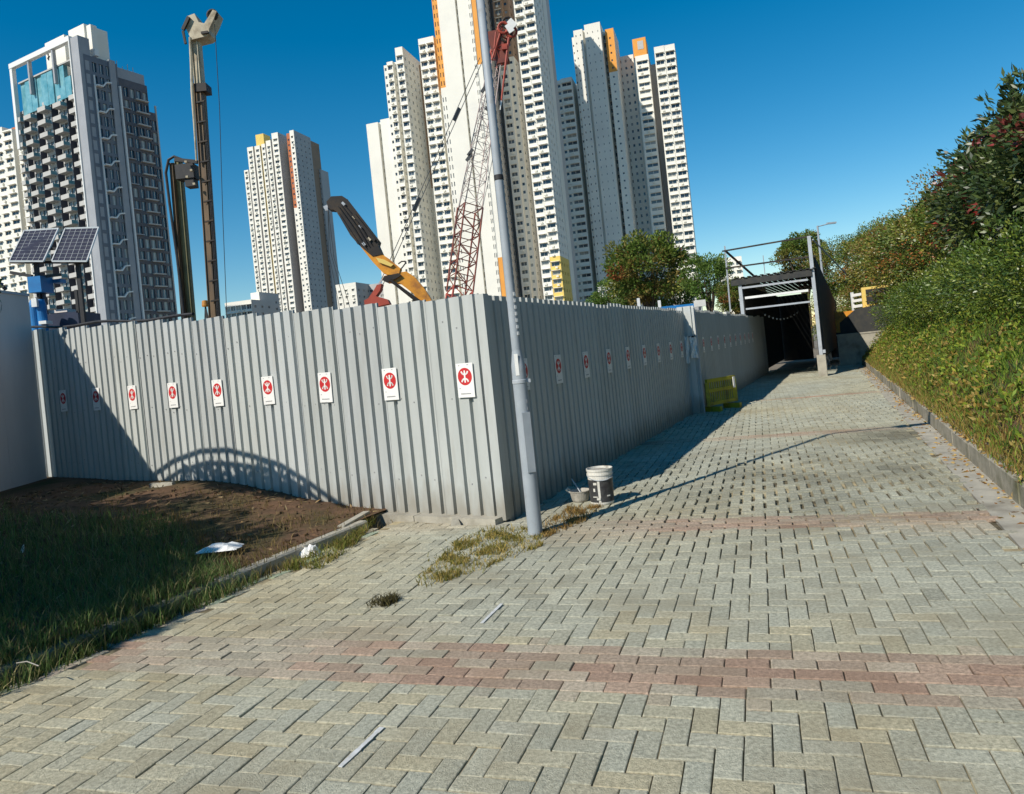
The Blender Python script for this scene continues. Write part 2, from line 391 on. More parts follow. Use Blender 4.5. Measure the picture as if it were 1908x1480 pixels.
def variant(nx, ny, red, k, c):
    key = (nx, ny, red, k)
    if key not in variants:
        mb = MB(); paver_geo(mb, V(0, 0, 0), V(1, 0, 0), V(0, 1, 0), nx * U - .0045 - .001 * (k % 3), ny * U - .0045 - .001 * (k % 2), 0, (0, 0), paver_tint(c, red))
        me = bpy.data.meshes.new('paver'); me.from_pydata(mb.v, [], mb.f); me.materials.append(M['paver'])
        at = me.attributes.new('tint', 'FLOAT_COLOR', 'FACE'); at.data.foreach_set('color', np.array([(*t, 1) for t in mb.t], np.float32).ravel())
        variants[key] = me
    return variants[key]
rest = MB()
for i, (c, nx, ny, red) in enumerate(pav):
    dz = random.gauss(0, .0016); tl = (random.gauss(0, .012), random.gauss(0, .012))
    if i in near:
        o = bpy.data.objects.new('paver', variant(nx, ny, red, random.randrange(10), c)); COL.objects.link(o); o.parent = path
        o.location = (c.x, c.y, dz); o.rotation_euler = (tl[1] * .6, -tl[0] * .6, -PA + random.gauss(0, .006))
    else:
        lo = max(math.exp(-((c - LOOSE).length / 2.0) ** 2), math.exp(-((c - LOOSE2).length / 2.6) ** 2) * .7) * (1 if tnoise(c.x * 2.1 + 3, c.y * 2.3) > .3 else .35)
        gap = .0045 + random.random() * .003 + lo * (.026 + .014 * random.random())
        if lo > .25 and random.random() < .5: tl = (tl[0] * 2.5, tl[1] * 2.5); dz += random.gauss(0, .003)
        rot = random.gauss(0, .006 + .012 * lo); X = (E2 * math.cos(rot) + E1 * math.sin(rot)); Y = V(-X.y, X.x, 0)
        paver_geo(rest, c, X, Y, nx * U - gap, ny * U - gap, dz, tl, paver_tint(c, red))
tag(rest.build('paver_field', M['paver'], path), kind='stuff')
# border courses beside the left kerb, laid along it
bc = MB(); s = -6.6
rowi = 0
for off in (-.075, -.155):
    s = -6.6 + (.1 if off < -.1 else 0)
    while s < 2.7:
        c = K0 + KD * s - KN * (-off); c.z = 0
        X = -KN; Y = KD
        paver_geo(bc, c, X, Y, .070, .193, random.gauss(-.004, .005), (random.gauss(0, .03), random.gauss(0, .02)), tuple(k * random.uniform(.85, 1.1) for k in (1.05, 1.02, .92)))
        s += .2
bo = bc.build('border_course', M['paver'], path)

# ------------------------------------------------------------------ kerbs and gutter
lk = thing('kerb', 'low concrete kerb between the shaded grass and the paving', 'kerb', K0)
for k in range(10):
    a = K0 + KD * (-6.5 + k * .92); b = a + KD * .905; mb = MB(); zt = .085 + random.gauss(0, .004)
    c = [a + KN * -.0, b + KN * -.0, b + KN * .1, a + KN * .1]
    ch = .015
    mb.hexa([p + V(0, 0, -.05) for p in c] + [c[0] + V(0, 0, zt - ch), c[1] + V(0, 0, zt - ch), c[2] + V(0, 0, zt - ch), c[3] + V(0, 0, zt - ch)], skip=(1,))
    t_ = [c[0] + KN * ch + V(0, 0, zt), c[1] + KN * ch + V(0, 0, zt), c[2] - KN * ch + V(0, 0, zt), c[3] - KN * ch + V(0, 0, zt)]
    m_ = [p + V(0, 0, zt - ch) for p in c]
    mb.face(t_)
    for i in range(4): mb.face([m_[i], m_[(i + 1) % 4], t_[(i + 1) % 4], t_[i]])
    mb.build('kerb_stone', M['mossy'] if k < 8 else M['concrete'], lk)
rk = thing('kerb', 'raised concrete kerb along the foot of the grassy bank', 'kerb', G0)
for k in range(32):
    a = G0 + GD * (-8 + k * 1.0); b = a + GD * .985; mb = MB(); zt = .19 + random.gauss(0, .008); j = random.gauss(0, .01)
    c = [a + GN * j, a + GN * (.16 + j), b + GN * (.16 + j), b + GN * j]
    ch = .02
    m_ = [p + V(0, 0, zt - ch) for p in c]
    t_ = [c[0] + GN * ch + V(0, 0, zt), c[1] - GN * ch + V(0, 0, zt), c[2] - GN * ch + V(0, 0, zt), c[3] + GN * ch + V(0, 0, zt)]
    mb.hexa([p + V(0, 0, -.05) for p in c] + m_, skip=(1,)); mb.face(t_)
    for i in range(4): mb.face([m_[i], m_[(i + 1) % 4], t_[(i + 1) % 4], t_[i]])
    mb.build('kerb_stone', M['oldkerb'], rk)
gt = MB()
for k in range(22):
    a = G0 + GD * (-8 + k * 1.5); b = a + GD * 1.49; z = -.002 + random.gauss(0, .002)
    c = [a - GN * .242, a - GN * .005, b - GN * .005, b - GN * .242]
    gt.hexa([p + V(0, 0, -.04) for p in c] + [p + V(0, 0, z) for p in c], skip=(0,))
tag(gt.build('gutter', M['concrete']), kind='structure')

# ------------------------------------------------------------------ lawn, bank
mb = MB(); nq, nr = 40, 26; grid = {}
for a in range(nq + 1):
    for b in range(nr + 1):
        q, r = -7 + a * .4, .1 + b * .32; p = K0 + KD * q + KN * r
        grid[a, b] = (p.x, p.y, lawn_h(p.x, p.y) + random.gauss(0, .008))
for a in range(nq):
    for b in range(nr): mb.face([grid[a, b], grid[a + 1, b], grid[a + 1, b + 1], grid[a, b + 1]])
# keep the sheet to this side of the fence
mb2 = MB()
for f in mb.f:
    cen = sum((Vector(mb.v[i]) for i in f), V(0, 0, 0)) / 4
    if (cen - CORNER).dot(NL) > -.5: mb2.face([mb.v[i] for i in f])
tag(mb2.build('lawn', M['soil'], smooth=True), kind='structure')
mb = MB(); grid = {}; na, nb = 100, 34
for a in range(na + 1):
    for b in range(nb + 1):
        q, d = -9 + a * .6, .16 + b * .4; p = G0 + GD * q + GN * d
        grid[a, b] = (p.x, p.y, bank_h(p.x, p.y) + random.gauss(0, .02) - .03)
for a in range(na):
    for b in range(nb): mb.face([grid[a, b], grid[a, b + 1], grid[a + 1, b + 1], grid[a + 1, b]])
tag(mb.build('embankment', M['soil'], smooth=True), kind='structure')

def in_lawn(x, y):
    p = V(x, y, 0)
    return (p - K0).dot(KN) > -.2 and (p - CORNER).dot(NL) > .1 and x > -7.2
# shaded grass of the lawn: dense near the path, thin on the bare soil by the fence
rng = np.random.default_rng(11); B = []; hs = []; tn = []
while len(B) < 52000:
    q, r = rng.uniform(-5.5, 3.2), abs(rng.normal(0, 2.1)); p = K0 + KD * q + KN * (r + .03 if rng.random() > .10 else rng.uniform(-.16, .12))
    if not in_lawn(p.x, p.y): continue
    df = (p - CORNER).dot(NL)                          # distance to the fence
    bare = sm((2.05 - df + .35 * math.sin(p.x * 2.1)) / .8)
    if rng.random() < bare * (.72 if math.sin(p.x * 5.1 + 2 * math.sin(p.y * 3)) > .1 else .95): continue
    rr = (p - K0).dot(KN); B.append((p.x, p.y, 0 if rr < 0 else lawn_h(p.x, p.y) - .01)); hs.append(rng.uniform(.05, .17) * (1 - .5 * bare)); tn.append(bare)
B = np.array(B); hs = np.array(hs); n = len(B)
tint = pick(rng, n, [(.10, .17, .045), (.13, .20, .05), (.08, .14, .04), (.17, .18, .07), (.28, .24, .11)], .3)
tint[np.array(tn) > .4] = pick(rng, int((np.array(tn) > .4).sum()), [(.20, .14, .05), (.12, .10, .03), (.25, .18, .07)], .3)
v, q, t = blades(B, hs, rng.uniform(.004, .008, n), rng.uniform(.1, .9, n), tint, rng)
tag(link('grass', np_mesh('grass', v, q, t, M['grass'])), kind='stuff')
n = 3800; P = []
while len(P) < n:
    q, r = rng.uniform(-5, 4), rng.uniform(.05, 5.5); p = K0 + KD * q + KN * r
    if in_lawn(p.x, p.y): P.append((p.x, p.y, lawn_h(p.x, p.y) + .006))
v, q, t = leaves(np.array(P), unit(np.stack([rng.normal(size=n), rng.normal(size=n), rng.normal(.1, .25, n)], 1)), rng.uniform(.03, .11, n), rng.uniform(.006, .022, n), pick(rng, n, [(.30, .20, .10), (.38, .29, .16), (.16, .09, .05), (.10, .07, .04)], .3), rng)
tag(link('leaf_litter', np_mesh('leaf_litter', v, q, t, M['straw'])), kind='stuff')
cl = MB()
for k in range(700):
    q, r = rng.uniform(-4, 4.2), rng.uniform(.1, 5.5); p = K0 + KD * q + KN * r; z_ = rng.uniform(.008, .035)
    if not in_lawn(p.x, p.y): continue
    p.z = lawn_h(p.x, p.y); a = rng.uniform(0, 6); X, Y = V(math.cos(a), math.sin(a), 0), V(-math.sin(a), math.cos(a), 0); g_ = rng.uniform(.7, 1.8)
    b = [p + X * z_ * x * g_ + Y * z_ * y for x, y in ((-1, -.8), (.9, -1), (1.1, .8), (-.8, 1))]; cl.hexa([c - V(0, 0, .01) for c in b] + [p.lerp(c, rng.uniform(.4, .75)) + V(0, 0, z_ * rng.uniform(.5, 1)) for c in b])
tag(cl.build('clods', M['soil']), kind='stuff')
# sunlit grass of the bank
B = []; hs = []; bk = []
while len(B) < 80000:
    q = -8 + 34 * rng.random() ** 1.15; d = rng.uniform(.02, 3.4) if rng.random() > .08 else rng.uniform(.0, .2); p = G0 + GD * q + GN * d
    if rng.random() > 1.1 - .22 * d: continue
    B.append((p.x, p.y, bank_h(p.x, p.y) - .03)); e = math.exp(-d / .35)
    hs.append((rng.uniform(.06, .20)) * (1 - .5 * e)); bk.append(e)
B = np.array(B); hs = np.array(hs); bk = np.array(bk); n = len(B)
tint = pick(rng, n, [(.15, .26, .03), (.20, .31, .035), (.11, .20, .03), (.26, .31, .045), (.08, .15, .03)], .3)
patch = np.sin(B[:, 0] * 1.9) + np.sin(B[:, 1] * 1.4 + 1.5 * np.sin(B[:, 0] * .8))
dry = (rng.random(n) < np.clip(bk * .75 + .03 + .08 * (patch > 1.1), 0, .9))
tint[dry] = pick(rng, int(dry.sum()), [(.34, .25, .06), (.26, .20, .05), (.38, .27, .09), (.22, .13, .04)], .25)
v, q, t = blades(B, hs, rng.uniform(.006, .013, n), rng.uniform(.1, 1.0, n), tint, rng)
tag(link('grass', np_mesh('grass', v, q, t, M['grass'])), kind='stuff')
n = 60000; q = -8 + 36 * rng.random(n) ** 1.1; d = rng.uniform(.12, 3.3, n)
cl_ = np.sin(q * 3.1 + 2 * np.sin(d * 2.7)) * np.sin(d * 3.7 + 1.5 * np.sin(q * 1.3)) > -.25; q, d = q[cl_], d[cl_]; n = len(q)
P = np.array([(G0 + GD * a + GN * b).to_tuple() for a, b in zip(q, d)]); bump_ = .12 + .16 * np.clip(np.sin(q * 4.3 + np.sin(d * 5)) + .3, 0, 1.3)
P[:, 2] = [bank_h(x, y) for x, y in P[:, :2]]; P[:, 2] += rng.random(n) ** .7 * bump_ * np.clip(d / .5, .25, 1)
col_ = pick(rng, n, [(.19, .28, .03), (.26, .33, .035), (.32, .35, .045), (.13, .21, .03), (.10, .17, .03)], .25)
dry = rng.random(n) < np.clip(.9 * np.exp(-d / .3) + .10, 0, .8); col_[dry] = pick(rng, int(dry.sum()), [(.38, .26, .06), (.30, .20, .05), (.42, .32, .10)], .25)
v, q_, t = leaves(P, unit(rng.normal(0, .7, (n, 3)) + np.array([-.15, -.2, .5])), rng.uniform(.05, .10, n), rng.uniform(.022, .045, n), col_, rng)
tag(link('ground_cover', np_mesh('ground_cover', v, q_, t, M['treeleaf'])), kind='stuff')
# litter of dry leaves at the kerb foot and on top of it
n = 5000; q = rng.uniform(-6, 22, n); d = rng.normal(.15, .16, n)
P = np.array([(G0 + GD * a + GN * b).to_tuple() for a, b in zip(q, d)])
P[:, 2] = np.where(d < -.0, .004, np.where(d < .17, .2, .22 + .8 * (d - .17)))
dr = unit(np.stack([rng.normal(size=n), rng.normal(size=n), rng.normal(0, .15, n)], 1))
v, q, t = leaves(P, dr, rng.uniform(.03, .07, n), rng.uniform(.015, .03, n), pick(rng, n, [(.42, .26, .07), (.5, .36, .15), (.28, .14, .05)], .3), rng)
tag(link('leaf_litter', np_mesh('leaf_litter', v, q, t, M['straw'])), kind='stuff')

# ------------------------------------------------------------------ corrugated fences
PITCH = .158
def sheet(mb, base, d, n, npitch, z0, z1, t):
    """one trapezoidal steel sheet: n is the outward normal, wide flats proud, narrow flats set back"""
    prof = []; D = .038
    for k in range(npitch):
        o = k * PITCH
        prof += [(o, D), (o + .105, D), (o + .110, 0), (o + .153, 0), (o + PITCH, D)]
    prof.append((npitch * PITCH + .012, D + .0015))
    pts = [base + d * a + n * b for a, b in prof]
    for i in range(len(pts) - 1):
        a, b = pts[i], pts[i + 1]
        f = 1.0
        mb.face([(a.x, a.y, z0(a)), (b.x, b.y, z0(b)), (b.x, b.y, z1), (a.x, a.y, z1)], 0, t)
        a2, b2 = a - n * .0012, b - n * .0012
        mb.face([(b2.x, b2.y, z0(b)), (a2.x, a2.y, z0(a)), (a2.x, a2.y, z1), (b2.x, b2.y, z1)], 0, t)
    for i in range(len(pts) - 1):
        a, b = pts[i], pts[i + 1]; a2, b2 = a - n * .0012, b - n * .0012
        mb.face([(a.x, a.y, z1), (b.x, b.y, z1), (b2.x, b2.y, z1), (a2.x, a2.y, z1)], 0, t)
fl = thing('corrugated_fence', 'sunlit grey corrugated steel fence behind the grass, tops stepped', 'fence', CORNER)
for k in range(15):
    mb = MB(); l0 = .03 + k * 4 * PITCH; base = CORNER + DL * (l0 + 4 * PITCH)
    z1 = 2.09 + .60 * (l0 / 8.65) + (.012 if k == 0 else 0) + random.gauss(0, .006)
    tt = random.uniform(.90, 1.05); t = (tt, tt, tt * random.uniform(.98, 1.02))
    zb = lambda p: (lawn_h(p.x, p.y) - .03 if (p - K0).dot(KN) > .15 else .05)
    sheet(mb, base + NL * random.gauss(0, .003), (-DL + NL * random.gauss(0, .0035)).normalized(), NL, 4, zb, z1, t); mb.build('sheet', M['fence'], fl)
mb = MB()
for z in (.5, 1.2, 1.95):
    mb.bar(CORNER + DL * .05 - NL * .06 + V(0, 0, z), CORNER + DL * 9.4 - NL * .06 + V(0, 0, z + .25), .05, .05)
mb.build('rail', M['steel'], fl)
for k in range(5):
    mb = MB(); p = CORNER + DL * (.3 + 2.2 * k) - NL * .15; mb.bar(p + V(0, 0, -.1), p + V(0, 0, 2.0 + .15 * k), .07); mb.build('post', M['steel'], fl)
fr = thing('corrugated_fence', 'shaded grey corrugated steel fence from the corner along the path', 'fence', CORNER)
NSH = 14
for k in range(NSH):
    mb = MB(); l0 = .03 + k * 4 * PITCH
    z1 = 2.09 + random.gauss(0, .008); tt = random.uniform(.95, 1.04)
    sheet(mb, CORNER + DR * l0, DR, NR, 4, lambda p: -.02, z1, (tt, tt, tt)); mb.build('sheet', M['fence'], fr)
mb = MB(); mb.bar(CORNER - NR * .06 + DR * .1 + V(0, 0, .5), CORNER - NR * .06 + DR * 9 + V(0, 0, .5), .05); mb.bar(CORNER - NR * .06 + DR * .1 + V(0, 0, 1.9), CORNER - NR * .06 + DR * 9 + V(0, 0, 1.9), .05)
mb.build('rail', M['steel'], fr)
mb = MB()   # corner angle closing both runs
p = CORNER + NR * .040 - DL * 0 + V(0, 0, 0)
c0 = CORNER + DL * .05 + NL * .042; c1 = CORNER + NL * .042 + NR * .042; c2 = CORNER + DR * .05 + NR * .042
mb.face([c0 + V(0, 0, .02), c1 + V(0, 0, .02), c1 + V(0, 0, 2.10), c0 + V(0, 0, 2.10)]); mb.face([c1 + V(0, 0, .02), c2 + V(0, 0, .02), c2 + V(0, 0, 2.10), c1 + V(0, 0, 2.10)])
mb.build('corner_flashing', M['fence'], fl)
LJ = .03 + NSH * 4 * PITCH                             # where the fence jogs out towards the path
JP = CORNER + DR * LJ
fj = thing('corrugated_fence', 'narrow end panel where the shaded fence jogs out, its top sunlit', 'fence', JP)
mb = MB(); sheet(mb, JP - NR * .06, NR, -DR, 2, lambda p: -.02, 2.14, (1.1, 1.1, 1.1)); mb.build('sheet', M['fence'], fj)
JQ = JP + NR * .25
mb = MB(); mb.bar(JQ + DR * .03 + V(0, 0, -.05), JQ + DR * .03 + V(0, 0, 2.1), .05); mb.build('post', M['steel'], fj)
ff = thing('corrugated_fence', 'far shaded corrugated fence between the jog and the covered walkway', 'fence', JQ)
for k in range(21):
    mb = MB(); z1 = 2.07 + random.gauss(0, .02) - .004 * k; tt = random.uniform(.94, 1.04)
    sheet(mb, JQ + DR * (.06 + k * 4 * PITCH) - NR * .04, DR, NR, 4, lambda p: -.02, z1, (tt, tt, tt)); mb.build('sheet', M['fence'], ff)
scw = MB()
for k in range(15 * 4):
    for z in (.42, 1.15, 1.88):
        if random.random() < .55:
            p = CORNER + DL * (.03 + k * PITCH + .105 + random.gauss(0, .012)) + NL * .0395; scw.box((p.x, p.y, z + .25 * k / 60 + random.gauss(0, .03)), (.011, .006, .011), (-DL, NL, V(0, 0, 1)))
tag(scw.build('screw', M['ink'], fl), kind='stuff')
# concrete footing strip under the left fence
mb = MB(); tag_f = None
for k in range(9):
    a = CORNER + DL * (.0 + k * .98); b = a + DL * .97
    za = max(.05, lawn_h(a.x, a.y) - .01) if k > 1 else .055; zb_ = max(.05, lawn_h(b.x, b.y) - .01) if k > 1 else .055
    c = [b + NL * .15, a + NL * .15, a - NL * .1, b - NL * .1]
    mb.hexa([p + V(0, 0, -.1) for p in c] + [c[0] + V(0, 0, zb_), c[1] + V(0, 0, za), c[2] + V(0, 0, za), c[3] + V(0, 0, zb_)])
mb.build('footing', M['concrete'], fl)

# notices on the fences
def arc(cx, cy, r, a0, a1, n=9): return [(cx + r * math.cos(R_(a0 + (a1 - a0) * k / n)), cy + r * math.sin(R_(a0 + (a1 - a0) * k / n))) for k in range(n + 1)]
def ribbon(mb, line, wd, P, mi=0):
    for i in range(len(line) - 1):
        (x0, y0), (x1, y1) = line[i], line[i + 1]; dx, dy = x1 - x0, y1 - y0; L = math.hypot(dx, dy) or 1; nx, ny = -dy / L * wd / 2, dx / L * wd / 2
        ex, ey = dx / L * wd * .12, dy / L * wd * .12
        mb.face([P(x0 + nx - ex, y0 + ny - ey), P(x0 - nx - ex, y0 - ny - ey), P(x1 - nx + ex, y1 - ny + ey), P(x1 + nx + ex, y1 + ny + ey)], mi)
SW, SH = .195, .32
sm_b = MB(); sm_b.box((0, 0, 0), (SW, .004, SH)); ME_board = None
def make_sign():
    """meshes of one notice in its own frame: x right, y into the fence, z up"""
    b = MB(); b.box((0, 0, 0), (SW, .005, SH))
    d = MB(); R = .082; cz = .035
    ring = [(R * math.cos(2 * math.pi * k / 28), -.0036, cz + R * math.sin(2 * math.pi * k / 28)) for k in range(28)]
    d.face(ring); back = [(x, -.0024, z) for x, y, z in ring]
    for i in range(28): d.face([ring[i], back[i], back[(i + 1) % 28], ring[(i + 1) % 28]])
    e = MB(); P = lambda x, y: (x, -.0046, cz + y)
    wd = .017
    up = arc(0, .058, .038, 195, 345, 12); lo = arc(0, -.058, .038, 15, 165, 12)
    ribbon(e, up, wd, P); ribbon(e, lo, wd, P)
    P2 = lambda x, y: (x, -.0050, cz + y)
    ribbon(e, [(0, .055), (0, -.055)], wd * .95, P2)
    s = MB(); P3 = lambda x, y: (x, -.0036, y)
    x = -.06
    for wch in (.012, .008, .014, .010, .009, .013, .011, .008):
        ribbon(s, [(x, -.125), (x + wch, -.125)], .010, P3); x += wch + .004
    for k, (x0, x1, y0) in enumerate(((-.07, -.052, .140), (.03, .05, .143), (-.075, -.06, -.075))): ribbon(s, [(x0, y0), (x1, y0)], .006, P3)
    return b, d, e, s
_b, _d, _e, _s = make_sign()
SM = {}
for nm, mbx, mm in (('board', _b, 'paper'), ('disc', _d, 'red'), ('emblem', _e, 'paper'), ('small_print', _s, 'ink')):
    o = mbx.build(nm, M[mm]); SM[nm] = o.data; bpy.data.objects.remove(o)
def sign(pos, n, label, group, tilt=0):
    t = thing('notice', label, 'notice', pos, group)
    rz = math.atan2(n.x, -n.y)                        # local -y faces along n
    t.rotation_euler = (0, tilt, rz)
    for nm in ('board', 'disc', 'emblem', 'small_print'):
        o = bpy.data.objects.new(nm, SM[nm]); COL.objects.link(o); o.parent = t
        if nm == 'small_print': o['kind'] = 'stuff'
    return t
ORD = ['first', 'second', 'third', 'fourth', 'fifth', 'sixth', 'seventh', 'eighth', 'ninth', 'tenth']
SP = .947
for k in range(9):
    l = (k + .26) * SP; p = CORNER + DL * l + NL * .054 + V(0, 0, 1.32 + .23 * l / 8.4)
    lb = ['white notice with red round emblem on the sunlit fence, closest to the corner'] + ['sunlit white notice with red round emblem, %s from the fence corner' % ORD[i] for i in range(1, 7)] + \
         ['white notice on the left fence at the slanting shadow edge', 'dim white notice on the left fence, deepest in the wall\'s shadow']
    sign(p, NL, lb[k], 'notices on the sunlit fence', random.gauss(0, .015))
lr0 = 1.66
for k in range(-1, 8):
    l = lr0 + k * .965; p = CORNER + DR * l + NR * .045 + V(0, 0, 1.31)
    lb = 'white notice on the shaded fence, half hidden behind the lamp post' if k == -1 else 'dim white notice with round emblem on the shaded fence, %s beyond the lamp post' % ORD[k]
    sign(p, NR, lb, 'notices on the shaded fence', random.gauss(0, .015))
for k in range(10):
    l = .75 + k * .96; p = JQ + DR * l + NR * .006 + V(0, 0, 1.34)
    sign(p, NR, 'tiny dim notice on the far shaded fence, %s past the papered end panel' % ORD[k], 'notices on the far fence', random.gauss(0, .02))

# paper and plastic tied to the jog panel
tp = thing('plastic_wrap', 'crumpled white plastic sheet tied to the fence end panel', 'plastic sheet', JP + NR * .2 - DR * .07)
for k, (dx, w_, z0, z1) in enumerate(((.07, .12, 1.56, 1.02), (.21, .13, 1.52, 1.10))):
    mb = MB(); cols_ = 5; rows_ = 7; G_ = {}
    for a in range(cols_):
        for b in range(rows_):
            fz = b / (rows_ - 1); p = JP + NR * (dx + (a / (cols_ - 1) - .5) * w_ * (1 - .35 * fz * (k == 0))) - DR * (.075 + .03 * math.sin(a * 2.1 + b * 1.3 + k) + random.random() * .02)
            G_[a, b] = (p.x, p.y, z0 + (z1 - z0) * fz + random.gauss(0, .012))
    for a in range(cols_ - 1):
        for b in range(rows_ - 1): mb.face([G_[a, b], G_[a, b + 1], G_[a + 1, b + 1], G_[a + 1, b]])
    mb.build('sheet', M['paper'], tp)
mb = MB(); mb.box(JP + NR * .17 - DR * .06 + V(0, 0, 1.53), (.16, .04, .03), (NR, DR, V(0, 0, 1))); mb.build('tie', M['black'], tp)

# plain wall at the left, its top edge throws the slanting shadow on the fence
WX = -7.27
lw = thing('site_wall', 'tall plain grey site wall at the end of the sunlit fence', 'wall', (WX, 11.5, 0))
for k in range(7):
    y1 = 11.5 - k * .8; mb = MB()
    mb.hexa([V(WX - .06, y1 - .797, .1), V(WX, y1 - .797, .1), V(WX, y1, .1), V(WX - .06, y1, .1),
             V(WX - .06, y1 - .797, 3.18), V(WX, y1 - .797, 3.18), V(WX, y1, 3.18), V(WX - .06, y1, 3.18)])
    mb.build('panel', M['wallpanel'], lw)
mb = MB(); mb.box((WX - .03, 8.7, 3.2), (.09, 5.62, .04)); mb.build('capping', M['steel'], lw)

# ------------------------------------------------------------------ lamp post
LP = gp(998, 996); LP.z = 0
lp = thing('lamp_post', 'tall grey steel lamp post standing in front of the fence corner', 'lamp post', LP)
mb = MB(); mb.lathe(LP, [(.0, -.05), (.063, -.05), (.062, 0), (.060, 1.35), (.058, 1.42), (.040, 1.55)], 28); mb.build('base_section', M['lamp'], lp, smooth=True)
mb = MB(); mb.lathe(LP, [(.0398, 1.55), (.036, 3.2), (.0315, 4.95), (0, 4.96)], 24); mb.build('shaft', M['lamp'], lp, smooth=True)
mb = MB(); mb.lathe(LP, [(.0612, 1.27), (.064, 1.275), (.064, 1.30), (.0605, 1.305)], 28); mb.box(LP + V(.075, .0, 1.288), (.03, .03, .03)); mb.build('clamp_band', M['steel'], lp)
mb = MB(); mb.lathe(LP, [(.0385, 2.98), (.0405, 2.985), (.0405, 3.02), (.038, 3.025)], 24); mb.build('clamp_band', M['black'], lp)
mb = MB(); mb.box(LP + V(.022, -.0585, .78), (.07, .012, .5), (V(.94, .34, 0), V(-.34, .94, 0), V(0, 0, 1))); mb.build('door', M['lamp'], lp)
mb = MB(); mb.box(LP + V(-.012, -.0598, 1.43), (.03, .004, .18), (V(1, 0, 0), V(0, 1, 0), V(0, 0, 1))); mb.build('sticker', M['paper'], lp)
for k in range(7):     # stencilled post number running down the shaft
    mb = MB(); mb.box(LP + V(.028, -.0355, 2.02 - k * .055), (.02, .004, .03), (V(.8, .6, 0), V(-.6, .8, 0), V(0, 0, 1))); mb.build('stencil_mark', M['paper'], lp)
for k in range(8):
    mb = MB(); mb.box(LP + V(.043, -.0432, 1.12 - k * .06), (.005, .004, .03), (V(.7, .7, 0), V(-.7, .7, 0), V(0, 0, 1))); mb.build('stencil_mark', M['ink'], lp)
mb = MB(); AE = LP + V(1.35, -.05, 5.05); mb.tube([LP + V(0, 0, 4.9), LP + V(.1, 0, 5.0), AE], .025, 8); mb.build('arm', M['lamp'], lp)
mb = MB(); mb.hexa([AE + V(-.5, -.10, -.06), AE + V(.12, -.07, -.04), AE + V(.12, .07, -.04), AE + V(-.5, .10, -.06), AE + V(-.45, -.07, .04), AE + V(.08, -.04, .03), AE + V(.08, .04, .03), AE + V(-.45, .07, .04)]); mb.build('lantern', M['lightbox'], lp)

# ------------------------------------------------------------------ bucket, bowl
BK = gp(1123, 938); BK.z = 0
bt = thing('paint_bucket', 'white paint bucket with black label standing at the shadow edge', 'bucket', BK)
mb = MB(); mb.lathe(BK, [(0, .004), (.108, .004), (.112, .012), (.114, .02), (.120, .285), (.126, .285), (.126, .30), (.122, .30), (.122, .325), (.127, .325), (.128, .345), (.122, .345), (.117, .30), (.108, .05), (0, .05)], 32); mb.build('pail', M['bucketwhite'], bt, smooth=False)
mb = MB(); n_ = 32
for k in range(n_):
    a0, a1 = 2 * math.pi * k / n_, 2 * math.pi * (k + 1) / n_
    if k in (22,): continue
    f = lambda a, z: (BK.x + (.1155 + .02 * (z - .03)) * math.cos(a), BK.y + (.1155 + .02 * (z - .03)) * math.sin(a), z)
    mb.face([f(a0, .03), f(a1, .03), f(a1, .245), f(a0, .245)])
mb.build('label', M['bucketlabel'], bt)
for k, (a, z, ww, hh) in enumerate(((-2.15, .21, .035, .022), (-2.2, .085, .05, .008), (-1.95, .065, .035, .02), (-2.25, .15, .02, .03), (-1.1, .09, .03, .012))):
    mb = MB(); c = BK + V(.1205 * math.cos(a), .1205 * math.sin(a), z); mb.box(c, (ww, .004, hh), (V(-math.sin(a), math.cos(a), 0), V(math.cos(a), math.sin(a), 0), V(0, 0, 1))); mb.build('label_print', M['bucketwhite'], bt)
mb = MB(); mb.tube([BK + V(.125 * math.cos(a), .125 * math.sin(a), .29 - .05 * math.sin(a - math.pi)) for a in np.linspace(math.pi, 2 * math.pi, 14)], .004, 6); mb.build('handle', M['steel'], bt)
mb = MB(); mb.lathe(BK, [(.117, .325), (.06, .328), (0, .33)], 24); mb.build('lid', M['cement'], bt)
BW = gp(1082, 934); BW.z = 0
bw = thing('mixing_bowl', 'squat cement-crusted metal bowl beside the paint bucket', 'bowl', BW)
mb = MB(); mb.lathe(BW, [(0, .002), (.075, .002), (.085, .02), (.102, .10), (.108, .105), (.106, .112), (.095, .10), (.078, .06), (0, .06)], 24); mb.build('bowl', M['cement'], bw)
mb = MB(); mb.tube([BW + V(-.10, -.02, .10), BW + V(-.135, -.03, .13), BW + V(-.115, .02, .135), BW + V(-.09, .04, .11)], .009, 6); mb.build('lug', M['bucketwhite'], bw)
mb = MB(); mb.tube([BW + V(.02, .03, .06), BW + V(-.06, .12, .21)], .006, 6); mb.build('stick', M['steel'], bw)

# ------------------------------------------------------------------ bits on the ground
def tape(p, q, wd, label):
    p, q = gp(*p), gp(*q); d = (q - p).normalized(); s = V(-d.y, d.x, 0) * wd / 2; mb = MB(); n = 7
    for k in range(n):
        a, b = p.lerp(q, k / n), p.lerp(q, (k + 1) / n)
        j0, j1 = (random.uniform(.75, 1.1), random.uniform(.75, 1.1))
        mb.hexa([a - s * j0 + V(0, 0, .004), a + s * j0 + V(0, 0, .004), b + s * j1 + V(0, 0, .004), b - s * j1 + V(0, 0, .004),
                 a - s * j0 + V(0, 0, .0075), a + s * j0 + V(0, 0, .0075), b + s * j1 + V(0, 0, .0075), b - s * j1 + V(0, 0, .0075)])
    tag(mb.build('tape_strip', M['tape']), label, 'tape', 'white tape strips on the pavers')
tape((634, 1432), (712, 1358), .024, 'worn white tape strip on the grey pavers below the red band')
tape((898, 1163), (935, 1127), .022, 'short white tape strip on the pavers above the red band')
